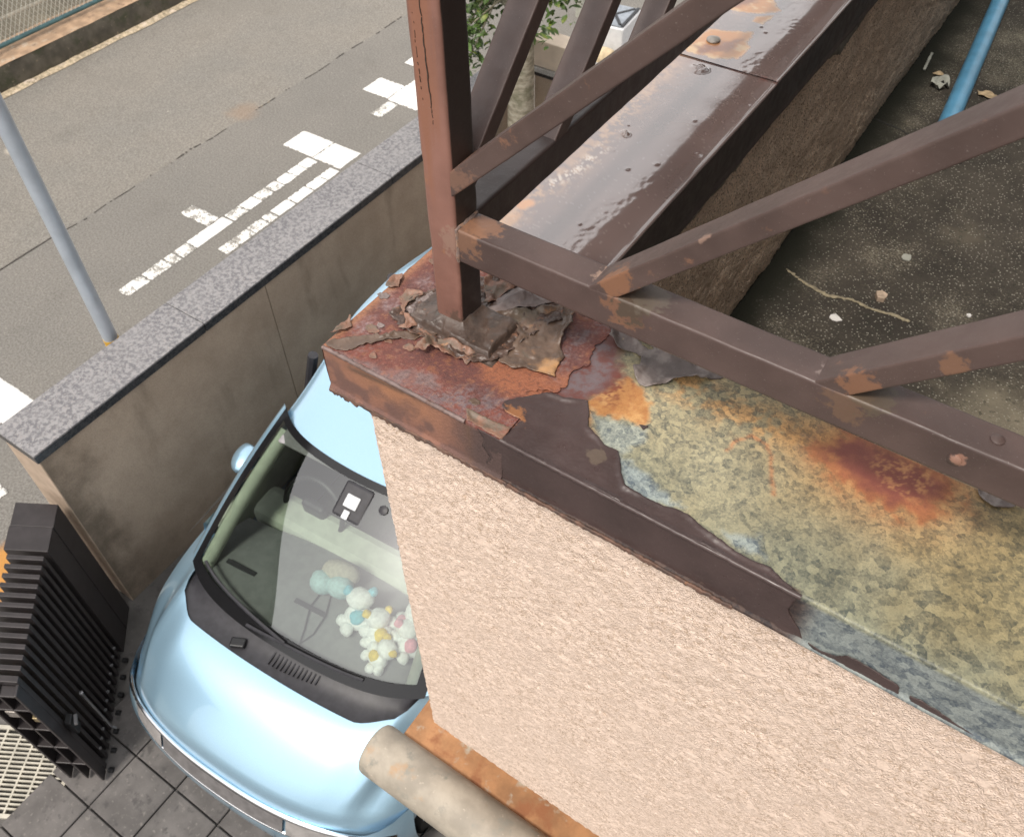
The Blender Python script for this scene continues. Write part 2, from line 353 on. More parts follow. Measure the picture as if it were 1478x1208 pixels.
D = {
 'film_main': [(0.1698, -0.1446), (0.1731, -0.1242), (0.1748, -0.101), (0.1639, -0.101), (0.1456, -0.1012), (0.1355, -0.0958), (0.1342, -0.087), (0.1438, -0.0709), (0.1643, -0.0514), (0.1777, -0.0377), (0.186, -0.0335), (0.202, -0.0328), (0.2222, -0.0245), (0.2374, -0.017), (0.2519, -0.0386), (0.2626, -0.0597), (0.2811, -0.0682), (0.2996, -0.0745), (0.3216, -0.0734), (0.3419, -0.1037), (0.3579, -0.1227), (0.3925, -0.1233), (0.4205, -0.1224), (0.4331, -0.1167), (0.45, -0.1175), (0.4901, -0.1274), (0.5268, -0.1345), (0.5482, -0.1351), (0.5733, -0.1318), (0.6037, -0.1424), (0.6189, -0.1463)],
 'film_fascia': [(0.6197, 0.0014), (0.6147, -0.0361), (0.6223, -0.0524), (0.6466, -0.0756)],
 'rem1': [(0.6505, -0.0842), (0.6704, -0.0869), (0.6921, -0.0794), (0.7003, -0.0671), (0.7183, -0.0659), (0.7366, -0.0667), (0.7687, -0.0733), (0.7751, -0.0973), (0.7615, -0.1043), (0.7289, -0.1028), (0.7002, -0.1009), (0.6664, -0.0994)],
 'rem2': [(0.7841, -0.08), (0.7976, -0.0781), (0.82, -0.0803), (0.8434, -0.0863), (0.8706, -0.0919), (0.8896, -0.0981), (0.8938, -0.1093), (0.8707, -0.1152), (0.8317, -0.1146), (0.7913, -0.106)],
 'olive': [(0.0122, 0.0522), (0.035, 0.0775), (0.0761, 0.1108), (0.0917, 0.1314), (0.101, 0.1335), (0.1208, 0.1386), (0.128, 0.1368), (0.1266, 0.1204), (0.1306, 0.1166), (0.1395, 0.1047), (0.1359, 0.0824), (0.1411, 0.0588), (0.153, 0.045), (0.1619, 0.0401), (0.161, 0.0266), (0.1661, 0.0091), (0.1718, -0.0054), (0.1643, -0.0092), (0.1393, -0.0119), (0.1202, -0.0163), (0.1083, -0.0265), (0.0828, -0.0269), (0.0827, 0.0038), (0.0791, 0.0354), (0.0544, 0.0593), (0.0346, 0.0566)],
 'greyfold': [(0.0122, 0.0497), (-0.0015, 0.0641), (0.0011, 0.0816), (0.0102, 0.1116), (0.022, 0.1383), (0.0487, 0.1367), (0.065, 0.1339), (0.0875, 0.1352), (0.0732, 0.1154), (0.0546, 0.0941), (0.035, 0.0775), (0.0223, 0.0614)],
 'orangefold': [(-0.0053, 0.0616), (-0.0155, 0.0788), (-0.0443, 0.1145), (-0.038, 0.1354), (-0.013, 0.1349), (0.0077, 0.1318), (0.0187, 0.1376), (0.0102, 0.1171), (0.0037, 0.0966), (0.001, 0.0684)],
 'curl': [(-0.0353, -0.0566), (-0.0434, -0.0804), (-0.0239, -0.0804), (-0.0184, -0.0585), (0.0056, -0.0647), (0.0231, -0.0551), (0.0448, -0.0589), (0.0451, -0.0443), (0.0499, -0.0322), (0.0234, -0.0293), (0.0031, -0.0315), (-0.0401, -0.041), (-0.0534, -0.0459)],
 'strip': [(-0.1715, -0.1457), (-0.1673, -0.1305), (-0.1537, -0.1166), (-0.1138, -0.0804), (-0.1086, -0.0821), (-0.09, -0.0598), (-0.0737, -0.044), (-0.0727, -0.0305), (-0.0548, -0.024), (-0.0293, -0.0278), (-0.0405, -0.0427), (-0.0519, -0.0476), (-0.0618, -0.0616), (-0.0789, -0.0665), (-0.0794, -0.073), (-0.0894, -0.0796), (-0.1048, -0.0959), (-0.1071, -0.1049), (-0.1165, -0.1098), (-0.1231, -0.1203), (-0.132, -0.1348), (-0.1457, -0.1437)],
 'peach': [(-0.139, 0.0062), (-0.1358, 0.0249), (-0.1251, 0.029), (-0.1118, 0.0349), (-0.1082, 0.0277), (-0.1148, 0.0083), (-0.1127, -0.0119), (-0.1017, -0.0233), (-0.0845, -0.0278), (-0.0727, -0.0331), (-0.0781, -0.0482), (-0.0941, -0.0547), (-0.0893, -0.0413), (-0.1015, -0.0284), (-0.1178, -0.0179)],
 'edge1': [(-0.1777, -0.0729), (-0.1782, -0.1045), (-0.175, -0.1229), (-0.1687, -0.1086), (-0.1611, -0.1036), (-0.1591, -0.0921), (-0.1682, -0.085)],
 'edge2': [(-0.1811, 0.0207), (-0.1798, 0.0444), (-0.1706, 0.0533), (-0.1622, 0.0415), (-0.1585, 0.0255), (-0.169, 0.0159), (-0.1744, 0.0137)],
 'crust': [(-0.1141, -0.0101), (-0.1074, 0.0241), (-0.1002, 0.0508), (-0.0592, 0.0044), (-0.0525, -0.0121), (-0.0717, -0.0221), (-0.0912, -0.0217)],
 'tri': [(-0.1357, -0.0202), (-0.1247, -0.0117), (-0.1124, -0.0197), (-0.0987, -0.0319), (-0.1145, -0.0317)],
 'plate': [(-0.0967, -0.0199), (-0.0748, -0.033), (0.0031, -0.0315), (0.0617, -0.0299), (0.0639, -0.0176), (0.0694, 0.0457), (0.0567, 0.0586), (0.0054, 0.0506)],
 'greyfilm': [(0.1981, 0.1133), (0.2, 0.1299), (0.2046, 0.1385), (0.2243, 0.1402), (0.2664, 0.1374), (0.2927, 0.1357), (0.3266, 0.1393), (0.3871, 0.14), (0.3797, 0.1301), (0.3701, 0.1213), (0.365, 0.1141), (0.3444, 0.1032), (0.3232, 0.083), (0.316, 0.0732), (0.3136, 0.0679), (0.2953, 0.0559), (0.285, 0.0554), (0.2736, 0.0632), (0.2602, 0.0763), (0.27, 0.0866), (0.2619, 0.1049), (0.2517, 0.1103), (0.2395, 0.109), (0.2276, 0.1039), (0.2139, 0.1085)],
 'greyhole': [(0.2324, 0.1357), (0.2403, 0.1381), (0.267, 0.1364), (0.2671, 0.1311), (0.2518, 0.1238)],
 'browntri': [(0.3226, -0.0142), (0.3353, -0.0094), (0.3331, -0.0212)],
 'lap': [(0.0948, -0.1297), (0.1257, -0.1285), (0.1452, -0.1274), (0.1694, -0.1255), (0.1698, -0.1367), (0.1703, -0.1533), (0.1124, -0.1489)],
 'rflake': [(0.7557, 0.137), (0.7712, 0.1229), (0.7869, 0.1182), (0.8208, 0.1426), (0.8338, 0.1641), (0.763, 0.1665)],
 'm_orange': [(0.2357, -0.021), (0.2508, 0.0253), (0.2624, 0.0583), (0.2946, 0.0539), (0.3146, 0.0339), (0.334, -0.0091), (0.2981, -0.017), (0.2612, -0.0301)],
 'm_speck': [(0.249, -0.009), (0.2385, 0.0257), (0.25, 0.0588), (0.2733, 0.0603), (0.2794, 0.0274), (0.2702, 0.0016)],
 'm_purple': [(0.1175, 0.0804), (0.1706, 0.1437), (0.2042, 0.1183), (0.2312, 0.0815), (0.242, 0.0195), (0.2265, -0.0156), (0.1807, -0.0206), (0.1605, -0.0084), (0.145, 0.0612)],
 'm_blob': [(0.5542, 0.0902), (0.5814, 0.1423), (0.6778, 0.1429), (0.7256, 0.1374), (0.7336, 0.0981), (0.7039, 0.057), (0.6717, 0.0444), (0.6281, 0.0463), (0.592, 0.0586)],
 'm_ring': [(0.6165, 0.1073), (0.6649, 0.1439), (0.7091, 0.1311), (0.7117, 0.1013), (0.6923, 0.0753), (0.6624, 0.0733)],
 'm_hook': [(0.4478, 0.0132), (0.4535, 0.0387), (0.4662, 0.0569), (0.4915, 0.0539), (0.5063, 0.0349), (0.5185, 0.0057), (0.5329, -0.0208)],
 'm_blue1': [(0.2566, -0.0363), (0.3013, -0.0227), (0.3358, -0.0126), (0.3408, -0.0429), (0.3259, -0.075), (0.2952, -0.0728)],
 'm_blue2': [(0.3226, -0.0772), (0.3641, -0.0863), (0.4085, -0.0991), (0.4409, -0.1116), (0.3936, -0.1253), (0.3575, -0.1258)],
 'm_blue3': [(0.5017, -0.1182), (0.5423, -0.0955), (0.5593, -0.1206), (0.5398, -0.1255)],
 'm_redor': [(0.0505, -0.0366), (0.0916, -0.0008), (0.1578, 0.0159), (0.2201, 0.0052), (0.1881, -0.0325), (0.1373, -0.069), (0.0847, -0.0665)],
 'm_redor2': [(0.1287, 0.1256), (0.1532, 0.1339), (0.1678, 0.1207), (0.1626, 0.0949), (0.1579, 0.0771), (0.1423, 0.0693), (0.139, 0.0943)],
 'm_pur2': [(0.0177, -0.1524), (0.0752, -0.0897), (0.1348, -0.0839), (0.1414, -0.1118), (0.0821, -0.1346)],
 'm_white1': [(-0.1707, -0.0117), (-0.1608, 0.0058), (-0.1361, 0.0026), (-0.1299, -0.0151), (-0.1468, -0.0261)],
 'm_white2': [(-0.1658, -0.0704), (-0.1492, -0.0569), (-0.1186, -0.0605), (-0.1205, -0.0771), (-0.1448, -0.0879)],
 'm_white3': [(-0.1459, 0.0607), (-0.1369, 0.0752), (-0.124, 0.0663), (-0.1162, 0.0432), (-0.1301, 0.0482)],
 'm_greyedge': [(-0.1648, -0.1488), (-0.1265, -0.1434), (-0.1014, -0.1367), (-0.0578, -0.1345), (-0.0214, -0.1106), (0.0101, -0.1041), (0.0363, -0.115), (-0.0162, -0.1494), (-0.0996, -0.1523)],
 's_rust1': [(-0.1246, 1.0329), (-0.123, 1.0763), (-0.1129, 1.1435), (-0.0695, 1.1579), (-0.0206, 1.1802), (-0.0117, 1.1555), (-0.0117, 1.13), (0.0056, 1.1074), (-0.0017, 1.0495), (-0.0429, 1.0192), (-0.1123, 1.0158)],
 's_rustc': [(-0.1104, 1.0504), (-0.0784, 1.0707), (-0.0584, 1.1088), (-0.0263, 1.1377), (-0.0318, 1.0671), (-0.0775, 1.0216)],
 's_rust2': [(-0.1287, 1.2615), (-0.1273, 1.3199), (-0.1322, 1.376), (-0.0751, 1.412), (-0.0428, 1.3539), (-0.0087, 1.3186), (-0.0361, 1.2827), (-0.085, 1.261)],
 's_rust2c': [(-0.1231, 1.284), (-0.1242, 1.3218), (-0.0837, 1.3571), (-0.0768, 1.3228), (-0.1057, 1.2807)],
 's_rust3': [(-0.0448, 1.2314), (-0.0421, 1.2605), (-0.0148, 1.2869), (-0.0148, 1.2595), (-0.0207, 1.2287)],
 's_joint': [(-0.1275, 0.9856), (-0.0514, 1.0058), (0.0093, 1.0009), (0.1107, 1.0078)],
 's_bolt': [(-0.0818, 1.0939)],
 's_lump': [(-0.0537, 0.9646)],
 's_lump2': [(-0.0676, 0.6469)],
 's_rustL': [(-0.1107, 0.333)],
 's_worn': [(-0.1168, 0.2803), (-0.1126, 0.3555), (-0.0915, 0.4231), (-0.0945, 0.5352), (-0.1138, 0.6844), (-0.1163, 0.8473), (-0.1145, 0.9674), (-0.1315, 0.9797), (-0.1099, 0.5612), (-0.1249, 0.3743)],
 's_white': [(-0.1035, 0.432), (-0.088, 0.47), (-0.0844, 0.5182), (-0.0808, 0.5679), (-0.0655, 0.5304), (-0.069, 0.4598), (-0.0773, 0.4105)],
 's_mortar': [(0.5339, 0.0192), (0.8, -0.1376), (0.8119, -0.1095), (0.9276, -0.1204), (1.0522, -0.1321), (1.1381, -0.1245), (1.3005, -0.139), (1.4502, -0.1299), (1.6129, -0.1376), (1.8152, -0.1602), (1.9246, -0.1681)],
 's_mortarlow': [(0.8149, -0.1393), (0.8784, -0.1408), (1.0108, -0.2117), (1.0182, -0.1548), (1.1211, -0.1811), (1.2079, -0.1847), (1.3662, -0.23), (1.3913, -0.2036), (1.5039, -0.2093), (1.5696, -0.1451), (1.7198, -0.2002), (1.8721, -0.2144), (1.9359, -0.1819)],
}
# ================================================================== MATERIALS of the parapet
BROWN = (0.078, 0.050, 0.046)
def paint_mat(name, col=BROWN, rough=.38, rust=(.30, .115, .045), lo=.66, hi=.78, bump=.25, spots=(), fade=None, coat=.0, side_shade=None):
    b = NB(name)
    c = b.mix(b.mr(b.noise(9, 5), .3, .7), tuple(x * .82 for x in col), tuple(x * 1.2 for x in col))
    if fade: c = b.mix(b.mr(b.noise(30, 5, .6, fade[1]), fade[2], fade[3]), c, fade[0])
    c = b.mix(b.mr(b.noise(26, 6, .65), lo, hi), c, rust)
    c = b.mix(b.mr(b.noise(420, 3), .66, .74, 0, .35), c, (.30, .26, .24))       # dust specks
    for ctr, r, cc, amt in spots:
        c = b.mix(b.math('MULTIPLY', b.spot(ctr, r, .34, 1.0, 95), amt), c, cc)
    if side_shade:          # faded paint on the front; shade of the other sides painted dark
        x_ = b.n('ShaderNodeSeparateXYZ'); b.l(b.pos(), x_.inputs[0]); c = b.mix(b.mr(x_.outputs[1], -.0005, -.0035), side_shade, c)
    nrm = b.bump(b.noise(140, 4, .6), bump, .0012)
    nrm = b.bump(b.noise(24, 3), .25, .004, nrm)
    r = b.mr(b.noise(40, 4), .3, .7, rough - .07, rough + .1)
    return b.done(c, r, 0, nrm, coat=coat)

def attr_mat(name, rough=.6, spangle=False, bump=.35, bscale=260, bdist=.0012, coat=0, rscale=None, spec=None, dust=True, ior=None):
    b = NB(name); a = b.attr('Col')
    c = a.outputs['Color']
    if spangle:
        v1 = b.vor(135, 'F1', 'Color', .0045, 90); v2 = b.vor(330, 'F1', 'Color', .0025, 160)
        s1 = b.n('ShaderNodeSeparateColor'); b.l(v1, s1.inputs[0]); s2 = b.n('ShaderNodeSeparateColor'); b.l(v2, s2.inputs[0])
        v3 = b.vor(92, 'F1', 'Color', .006, 70); s3 = b.n('ShaderNodeSeparateColor'); b.l(v3, s3.inputs[0])
        px_ = b.n('ShaderNodeSeparateXYZ'); b.l(b.pos(), px_.inputs[0])
        big = b.mr(b.math('SUBTRACT', b.math('MULTIPLY', px_.outputs[0], .16), px_.outputs[1]), .06, .20)
        s1o = b.math('ADD', b.math('MULTIPLY', s1.outputs[0], b.math('SUBTRACT', 1.0, big)), b.math('MULTIPLY', s3.outputs[0], big))
        k = b.math('ADD', b.math('MULTIPLY', s1o, .60), b.math('MULTIPLY', s2.outputs[0], .40))
        k = b.math('ADD', b.math('MULTIPLY', k, 1.0), b.math('MULTIPLY', b.math('SUBTRACT', b.noise(14, 4), .5), .65))
        dark = b.mix(1.0, c, (.44, .48, .54), 'MULTIPLY'); lite = b.mix(1.0, c, (1.36, 1.33, 1.22), 'MULTIPLY')
        sp = b.mix(b.mr(k, .10, .80, 0, 1, False), dark, lite)
        c = b.mix(a.outputs['Alpha'], c, sp)
    if dust: c = b.mix(b.mr(b.noise(520, 3), .35, .75, 0, .45), c, b.mix(1.0, c, (.62, .58, .56), 'MULTIPLY'))
    nrm = b.bump(b.noise(bscale, 5, .65), bump, bdist)
    r = rough
    if rscale: r = b.mr(a.outputs['Alpha'], 0, 1, rscale[0], rscale[1], False)
    return b.done(c, r, 0, nrm, coat=coat, spec=spec, ior=ior)

def stucco_mat(name, base, dark, scale=330):
    b = NB(name)
    sm = b.mr(b.noise(34, 3, .5), .605, .66, 0, .75)               # trowelled smooth islands
    gv = b.vor(scale * 1.05, 'F1', 'Distance', .0022, 200)
    gate = b.mr(b.noise(95, 3, .6), .40, .62)
    f = b.math('MAXIMUM', b.math('SUBTRACT', 1.0, b.math('MULTIPLY', b.mr(gv, .40, .66), gate)), sm)
    n_ = b.mr(gv, .62, .10)
    c = b.mix(f, dark, base)
    c = b.mix(b.mr(b.noise(7, 4), .35, .7, 0, .5), c, tuple(x * .86 for x in base))
    c = b.mix(b.mr(b.vor(120, 'F1', 'Distance', .02, 60), .0, .25, .35, 0), c, tuple(min(1, x * 1.12) for x in base))
    hh = b.math('ADD', b.math('MAXIMUM', n_, b.math('MULTIPLY', sm, .8)), b.math('MULTIPLY', b.noise(120, 3, .6), .9))
    nrm = b.bump(hh, .7, .0024)
    return b.done(c, .9, 0, nrm, spec=.2)

M = {}
M['paint'] = paint_mat('brown_paint')
M['film_dark'] = paint_mat('dark_brown_film', (.062, .041, .039), .34, lo=.74, hi=.84, bump=.2,
    spots=[((.160, -.104, T), .022, (.30, .13, .055), .85), ((.30, -.10, T), .016, (.15, .115, .085), .6), ((.145, -.115, T), .016, (.20, .055, .03), .8)])
M['film_olive'] = simple('weathered_olive_film', (.122, .080, .058), .36, var=.2, scale=30, bump=.35, bscale=220,
    layers=[((.33, .18, .095), 28, .58, .74), ((.10, .085, .065), 40, .58, .75), ((.20, .15, .12), 60, .64, .77)],
    spots=[((.158, .005, T), .03, (.47, .26, .12), .9), ((.05, .10, T), .04, (.12, .10, .07), .6)])
M['film_grey'] = simple('weathered_grey_film', (.19, .150, .140), .4, var=.2, scale=26, bump=.3, bscale=200,
    layers=[((.12, .085, .078), 30, .55, .7), ((.33, .24, .19), 45, .62, .76)])
M['film_peach'] = simple('rusty_peach_flake', (.22, .118, .080), .48, var=.22, scale=60, bump=.4, bscale=260,
    layers=[((.22, .095, .065), 55, .52, .68), ((.155, .115, .085), 34, .48, .62), ((.40, .20, .10), 40, .62, .76)])
M['tanrust'] = simple('rusty_hem', (.15, .085, .062), .7, var=.3, scale=60, bump=.4, layers=[((.085, .055, .045), 50, .48, .62), ((.26, .13, .075), 70, .62, .74)])
M['film_under'] = simple('curled_grey_film', (.125, .098, .090), .42, var=.2, scale=30, bump=.3, bscale=200,
    layers=[((.22, .185, .17), 22, .5, .66), ((.33, .24, .14), 60, .66, .76)])
M['cap_rust'] = attr_mat('rusted_corner_sheet', .72, bump=.8, bscale=300, bdist=.0022)
M['galv'] = attr_mat('galvanised_sheet', .5, spangle=True, bump=.12, bscale=420)
M['side_paint'] = attr_mat('glossy_brown_coping', .3, bump=.035, bscale=60, bdist=.003, rscale=(.6, .085), dust=False, ior=2.6, coat=.6)
M['stucco'] = stucco_mat('pink_stucco', (.84, .67, .56), (.47, .345, .255), 270)
M['stucco_in'] = simple('dirty_stucco', (.72, .565, .435), .95, var=.15, scale=9, bump=1.0, bscale=190, bdist=.005,
    layers=[((.24, .18, .135), 200, .50, .62), ((.54, .42, .325), 5, .5, .75)], spec=.15)
M['mortar'] = simple('grey_mortar', (.20, .185, .16), .9, var=.25, scale=40, bump=.6, bscale=180, layers=[((.10, .085, .07), 30, .5, .7)])
M['fascia_shade'] = paint_mat('shaded_flashing_paint', (.036, .025, .023), .55, rust=(.12, .06, .035), lo=.74, hi=.84, bump=.2)  # coping paint darkened; the flashing's shade is in the colour
M['steel'] = simple('dull_steel', (.36, .33, .30), .45, .6, var=.15, scale=60)

# ================================================================== PARAPET
par = empty('veranda_parapet', (0, 0, 0), 'pinkish stucco veranda parapet with rusted, peeling sheet metal coping', 'parapet')

# -- stucco front wall, real relief, wrapping round the outer corner
def stucco_front():
    st = .0040
    xs = np.arange(-.108, 1.36, st); ret = np.arange(.10, 0, -st)
    zs = np.arange(-1.50, -.066, st)
    r = .012
    pos, nor = [], []
    for s in ret: pos.append((-.120, -.118 + s)); nor.append((-1, 0))
    for a in np.linspace(0, math.pi / 2, 6)[0:]: pos.append((-.108 - r * math.cos(a), -.118 - r * math.sin(a))); nor.append((-math.cos(a), -math.sin(a)))
    for x in xs[1:]: pos.append((x, -.130)); nor.append((0, -1))
    pos = np.array(pos); nor = np.array(nor)
    s = np.concatenate([[0], np.cumsum(np.linalg.norm(np.diff(pos, axis=0), axis=1))])
    S, Z = np.meshgrid(s, zs, indexing='ij')
    g = fbm(S, Z, scale=85, octs=3, seed=11, rough=.7)
    g2 = fbm(S, Z, scale=24, octs=3, seed=31)
    thr = .58 - .16 * sstep(.52, .66, g2)
    h = np.minimum(g, thr) - .5
    cre = sstep(.0, .05, np.abs(fbm(S, Z, scale=48, octs=3, seed=77) - .5))
    pit = sstep(.62, .74, fbm(S, Z, scale=120, octs=2, seed=55, rough=.6)) * (1 - sstep(.50, .62, g2))
    h = h * .0062 + (cre - 1) * .0010 * sstep(.35, .5, g2) + (g2 - .5) * .0022 - pit * .0014
    P = np.stack([pos[:, 0][:, None] + nor[:, 0][:, None] * h, pos[:, 1][:, None] + nor[:, 1][:, None] * h, Z + T], -1)
    flare = sstep(-1.44, -1.50, Z) * .0      # kept straight
    return mesh_np('stucco_wall', P.reshape(-1, 3), grid_faces(len(s), len(zs)), M['stucco'], par)
stucco_front()
MB().box((.63, .0, T - .78), (1.46, .23, 1.40)).build('wall_core', M['stucco'], par)
# side wall of the veranda (inner face rough and dirty)
def stucco_side():
    ys = np.arange(.155, 3.7, .008); zs = np.arange(-.83, -.08, .008)
    Y, Z = np.meshgrid(ys, zs, indexing='ij')
    g = fbm(Y, Z, scale=85, octs=3, seed=41, rough=.62)
    h = (np.minimum(g, .6) - .5) * .016 + (fbm(Y, Z, scale=7, octs=3, seed=5) - .5) * .012 + sstep(-.74, -.83, Z) * -.006
    P = np.stack([.098 + h, Y, Z + T], -1)
    return mesh_np('stucco_wall', P.reshape(-1, 3), grid_faces(len(ys), len(zs)), M['stucco_in'], par)
stucco_side()
MB().box((-.012, 3.06, T - 1.6), (.20, 5.8, 3.1)).build('wall_core', M['stucco'], par)
# mortar smeared under the inner flashing
up = [(y, -.095) for y in np.linspace(.45, 3.6, 40)]
rng = np.random.RandomState(3)
low = []
for y in np.linspace(3.6, .45, 90):
    a = fbm(np.array([y]), np.array([.3]), scale=6, octs=3, seed=8)[0]
    low.append((y, -.118 - .13 * max(0, a - .36) - .012 * rng.rand()))
film('mortar_smear', shiftz(up + low), M['mortar'], par, base=0, lift=0, wr=.004, wscale=40, thick=.006, step=.006, plane='x', level=.099, seed=4, jit=.003)

# -- sheet metal coping of the front wing
R_RUST = np.array((.215, .068, .048)); R_DEEP = np.array((.140, .052, .043)); R_OR = np.array((.33, .135, .068)); R_PUR = np.array((.175, .138, .148))
R_GREY = np.array((.27, .225, .225)); R_YEL = np.array((.56, .31, .10))
def mixc(c, m_, col): return c * (1 - m_[..., None]) + np.asarray(col) * m_[..., None]
def galv_cols(x, y):
    n1 = fbm(x, y, scale=9, octs=4, seed=3); n2 = fbm(x, y, scale=70, octs=4, seed=6); n3 = fbm(x, y, scale=260, octs=3, seed=8)
    c = np.zeros(x.shape + (3,)) + np.array((.205, .212, .160))
    # yellow oxide towards the railing, grey-green towards the outer edge
    t = np.clip((y + .13) / .24 + (n1 - .5) * 1.1, 0, 1)
    c = c * (1 - t[..., None]) + np.array((.262, .222, .132)) * t[..., None]
    t2 = sstep(.52, .85, (x - .45) * 1.1 + n1 * .7 + y * 1.2)
    c = mixc(c, t2 * .55, (.235, .190, .098))
    dpale, _, _ = near(x, y, [(.32, .03), (.42, -.02), (.48, -.06)], False)
    c = mixc(c, np.exp(-(dpale / .075) ** 2) * .55, (.36, .33, .235))
    # rust bloom under the railing foot
    db, _, _ = near(x, y, D['m_blob']); ins = pip(x, y, D['m_blob']); db = np.where(ins, -db, db)
    halo = np.exp(-np.clip(db + (n2 - .5) * .05, 0, 1) / .040)
    c = mixc(c, np.clip(halo * (.30 + n2), 0, 1) * .8, (.40, .20, .07))
    halo2 = np.exp(-np.clip(db + (n2 - .5) * .06, 0, 1) / .016); c = mixc(c, np.clip(halo2, 0, 1) * .85, (.36, .125, .045))
    c = mixc(c, sstep(.014, -.03, db + (n2 - .5) * .030), (.215, .060, .042))
    rg = mask(x, y, D['m_ring'], .012, .012, 4) * sstep(.48, .64, n3 * .55 + n2 * .45)
    c = mixc(c, rg * .75, (.52, .25, .10))
    # trail of rust towards the left of the bloom
    dl, _, _ = near(x, y, [(.33, .09), (.43, .085), (.55, .10)], False)
    c = mixc(c, np.exp(-(dl / .035) ** 2) * sstep(.4, .6, n2) * .6, (.45, .22, .07))
    # hook shaped streak
    dh, _, _ = near(x + (n2 - .5) * .008, y + (n3 - .5) * .006, D['m_hook'], False)
    c = mixc(c, np.exp(-(dh / .0032) ** 2) * .7 * sstep(.12, .40, n2), (.36, .14, .06))
    dfm, _, _ = near(x, y, D['film_main']); fr_ = np.exp(-(dfm / .007) ** 2) * sstep(.40, .55, n2) * sstep(.34, .20, x); c = mixc(c, fr_ * .85, (.40, .17, .065))
    for k in ('m_blue1', 'm_blue2', 'm_blue3'):
        mk_ = mask(x, y, D[k], .008, .008, 12); c = mixc(c, mk_ * .85, (.30, .33, .31) if k == 'm_blue1' else (.27, .32, .34))
    # rust spreading from the corner
    e = mask(x, y, [(.10, -.2), (.175, -.2), (.178, -.09), (.24, -.02), (.262, .058), (.235, .085), (.205, .16), (.10, .16)], .012, .012, 21)
    c = mixc(c, e, R_DEEP * 1.05)
    o = mask(x, y, D['m_orange'], .006, .009, 22); c = mixc(c, o, (.45, .21, .07))
    c = mixc(c, o * sstep(.45, .7, n2) * .6, (.56, .34, .14)); c = mixc(c, o * sstep(.52, .66, n3) * .55, (.40, .155, .05))
    sp = mask(x, y, D['m_speck'], .016, .014, 23) * sstep(.42, .58, n3 * .6 + n2 * .4); c = mixc(c, sp * .9, (.17, .036, .020))
    pu = mask(x, y, D['m_purple'], .012, .012, 24); c = mixc(c, pu * sstep(.35, .6, n2 * .6 + n3 * .4) * .9, R_PUR * (.85))
    r2 = mask(x, y, D['m_redor2'], .008, .008, 25); c = mixc(c, r2 * .9, (.31, .105, .048))
    spg = 1 - np.clip(np.maximum.reduce([e, o, sstep(.02, -.03, db) , halo2 * .7]), 0, 1)
    c = c * (.86 + .28 * n2)[..., None]
    return c, spg
def profile_front(off):
    top = np.arange(.138, -.1431, -.0025)
    p = [(.1415, -.11), (.1415, -.055), (.1415, -.004), (.1405, -.0012)] + [(t, 0.0) for t in top] + [(-.1455, -.0006), (-.1468, -.0020), (-.1473, -.0042)]
    p += [(-.1475 - .0012 * k / 16, -.0042 - .0820 * k / 16) for k in range(1, 17)] + [(-.1495, -.0885), (-.1520, -.0915), (-.1540, -.0945), (-.1515, -.0965), (-.1470, -.0955)]
    return np.array(p)
def front_sheet(name, x0, x1, step, colf, mat, dz=0.0, dent=.0012, seed=0, fl=1.0):
    p = profile_front(0); xs = np.arange(x0, x1 + 1e-6, step)
    X, K = np.meshgrid(xs, np.arange(len(p)), indexing='ij')
    Y = p[K, 0]; Z = p[K, 1]
    s = np.concatenate([[0], np.cumsum(np.linalg.norm(np.diff(p, axis=0), axis=1))])[K]
    n = fbm(X, s, scale=8, octs=3, seed=seed) - .5; n2 = fbm(X, s, scale=60, octs=3, seed=seed + 2) - .5
    onTop = sstep(-.01, -.002, Z)
    tp = np.where(Y < -.10, 1.0, 1 - sstep(.05, .16, X)) if dz else 1.0
    Z2 = Z + dz * tp + onTop * (n * dent * 2 + n2 * dent * .4) - (0 if dz else .0010 * sstep(.195, .174, X)); Y2 = Y - (1 - onTop) * (Y < 0) * (n * dent * .6 + n2 * .0004) - (Y < 0) * dz * .35
    cols = colf(X, Y, Z, s)
    return mesh_np(name, np.stack([X, Y2, Z2 + T], -1).reshape(-1, 3), grid_faces(len(xs), len(p), True)[:, ::-1] if False else grid_faces(len(xs), len(p), True), mat, par, True, cols.reshape(-1, 4))
def colf_galv(X, Y, Z, s):
    c, spg = galv_cols(X, np.where(Z < -.003, -.149, Y))
    cc_ = cap_cols(X, Y); k_ = sstep(.185, .172, X)[..., None]; c = c * (1 - k_) + cc_ * k_; spg = spg * (1 - k_[..., 0])
    fac = sstep(-.002, -.012, Z) * (Y < 0)
    n2 = fbm(X, Z, scale=40, octs=3, seed=61)
    c = mixc(c, sstep(-.138, -.142, Y) * sstep(.625, .615, X), np.array((.075, .05, .045)))
    c = mixc(c, fac * .96, np.array((.215, .245, .258)))
    c = mixc(c, fac * sstep(.66, .62, X), np.array((.075, .05, .045)))
    edge = np.exp(-((s - s[..., :].max() * 0 - .4) * 0)) * 0
    c = c * (.85 + .3 * n2)[..., None]
    return np.concatenate([c, (spg * (1 - fac) + fac)[..., None]], -1)

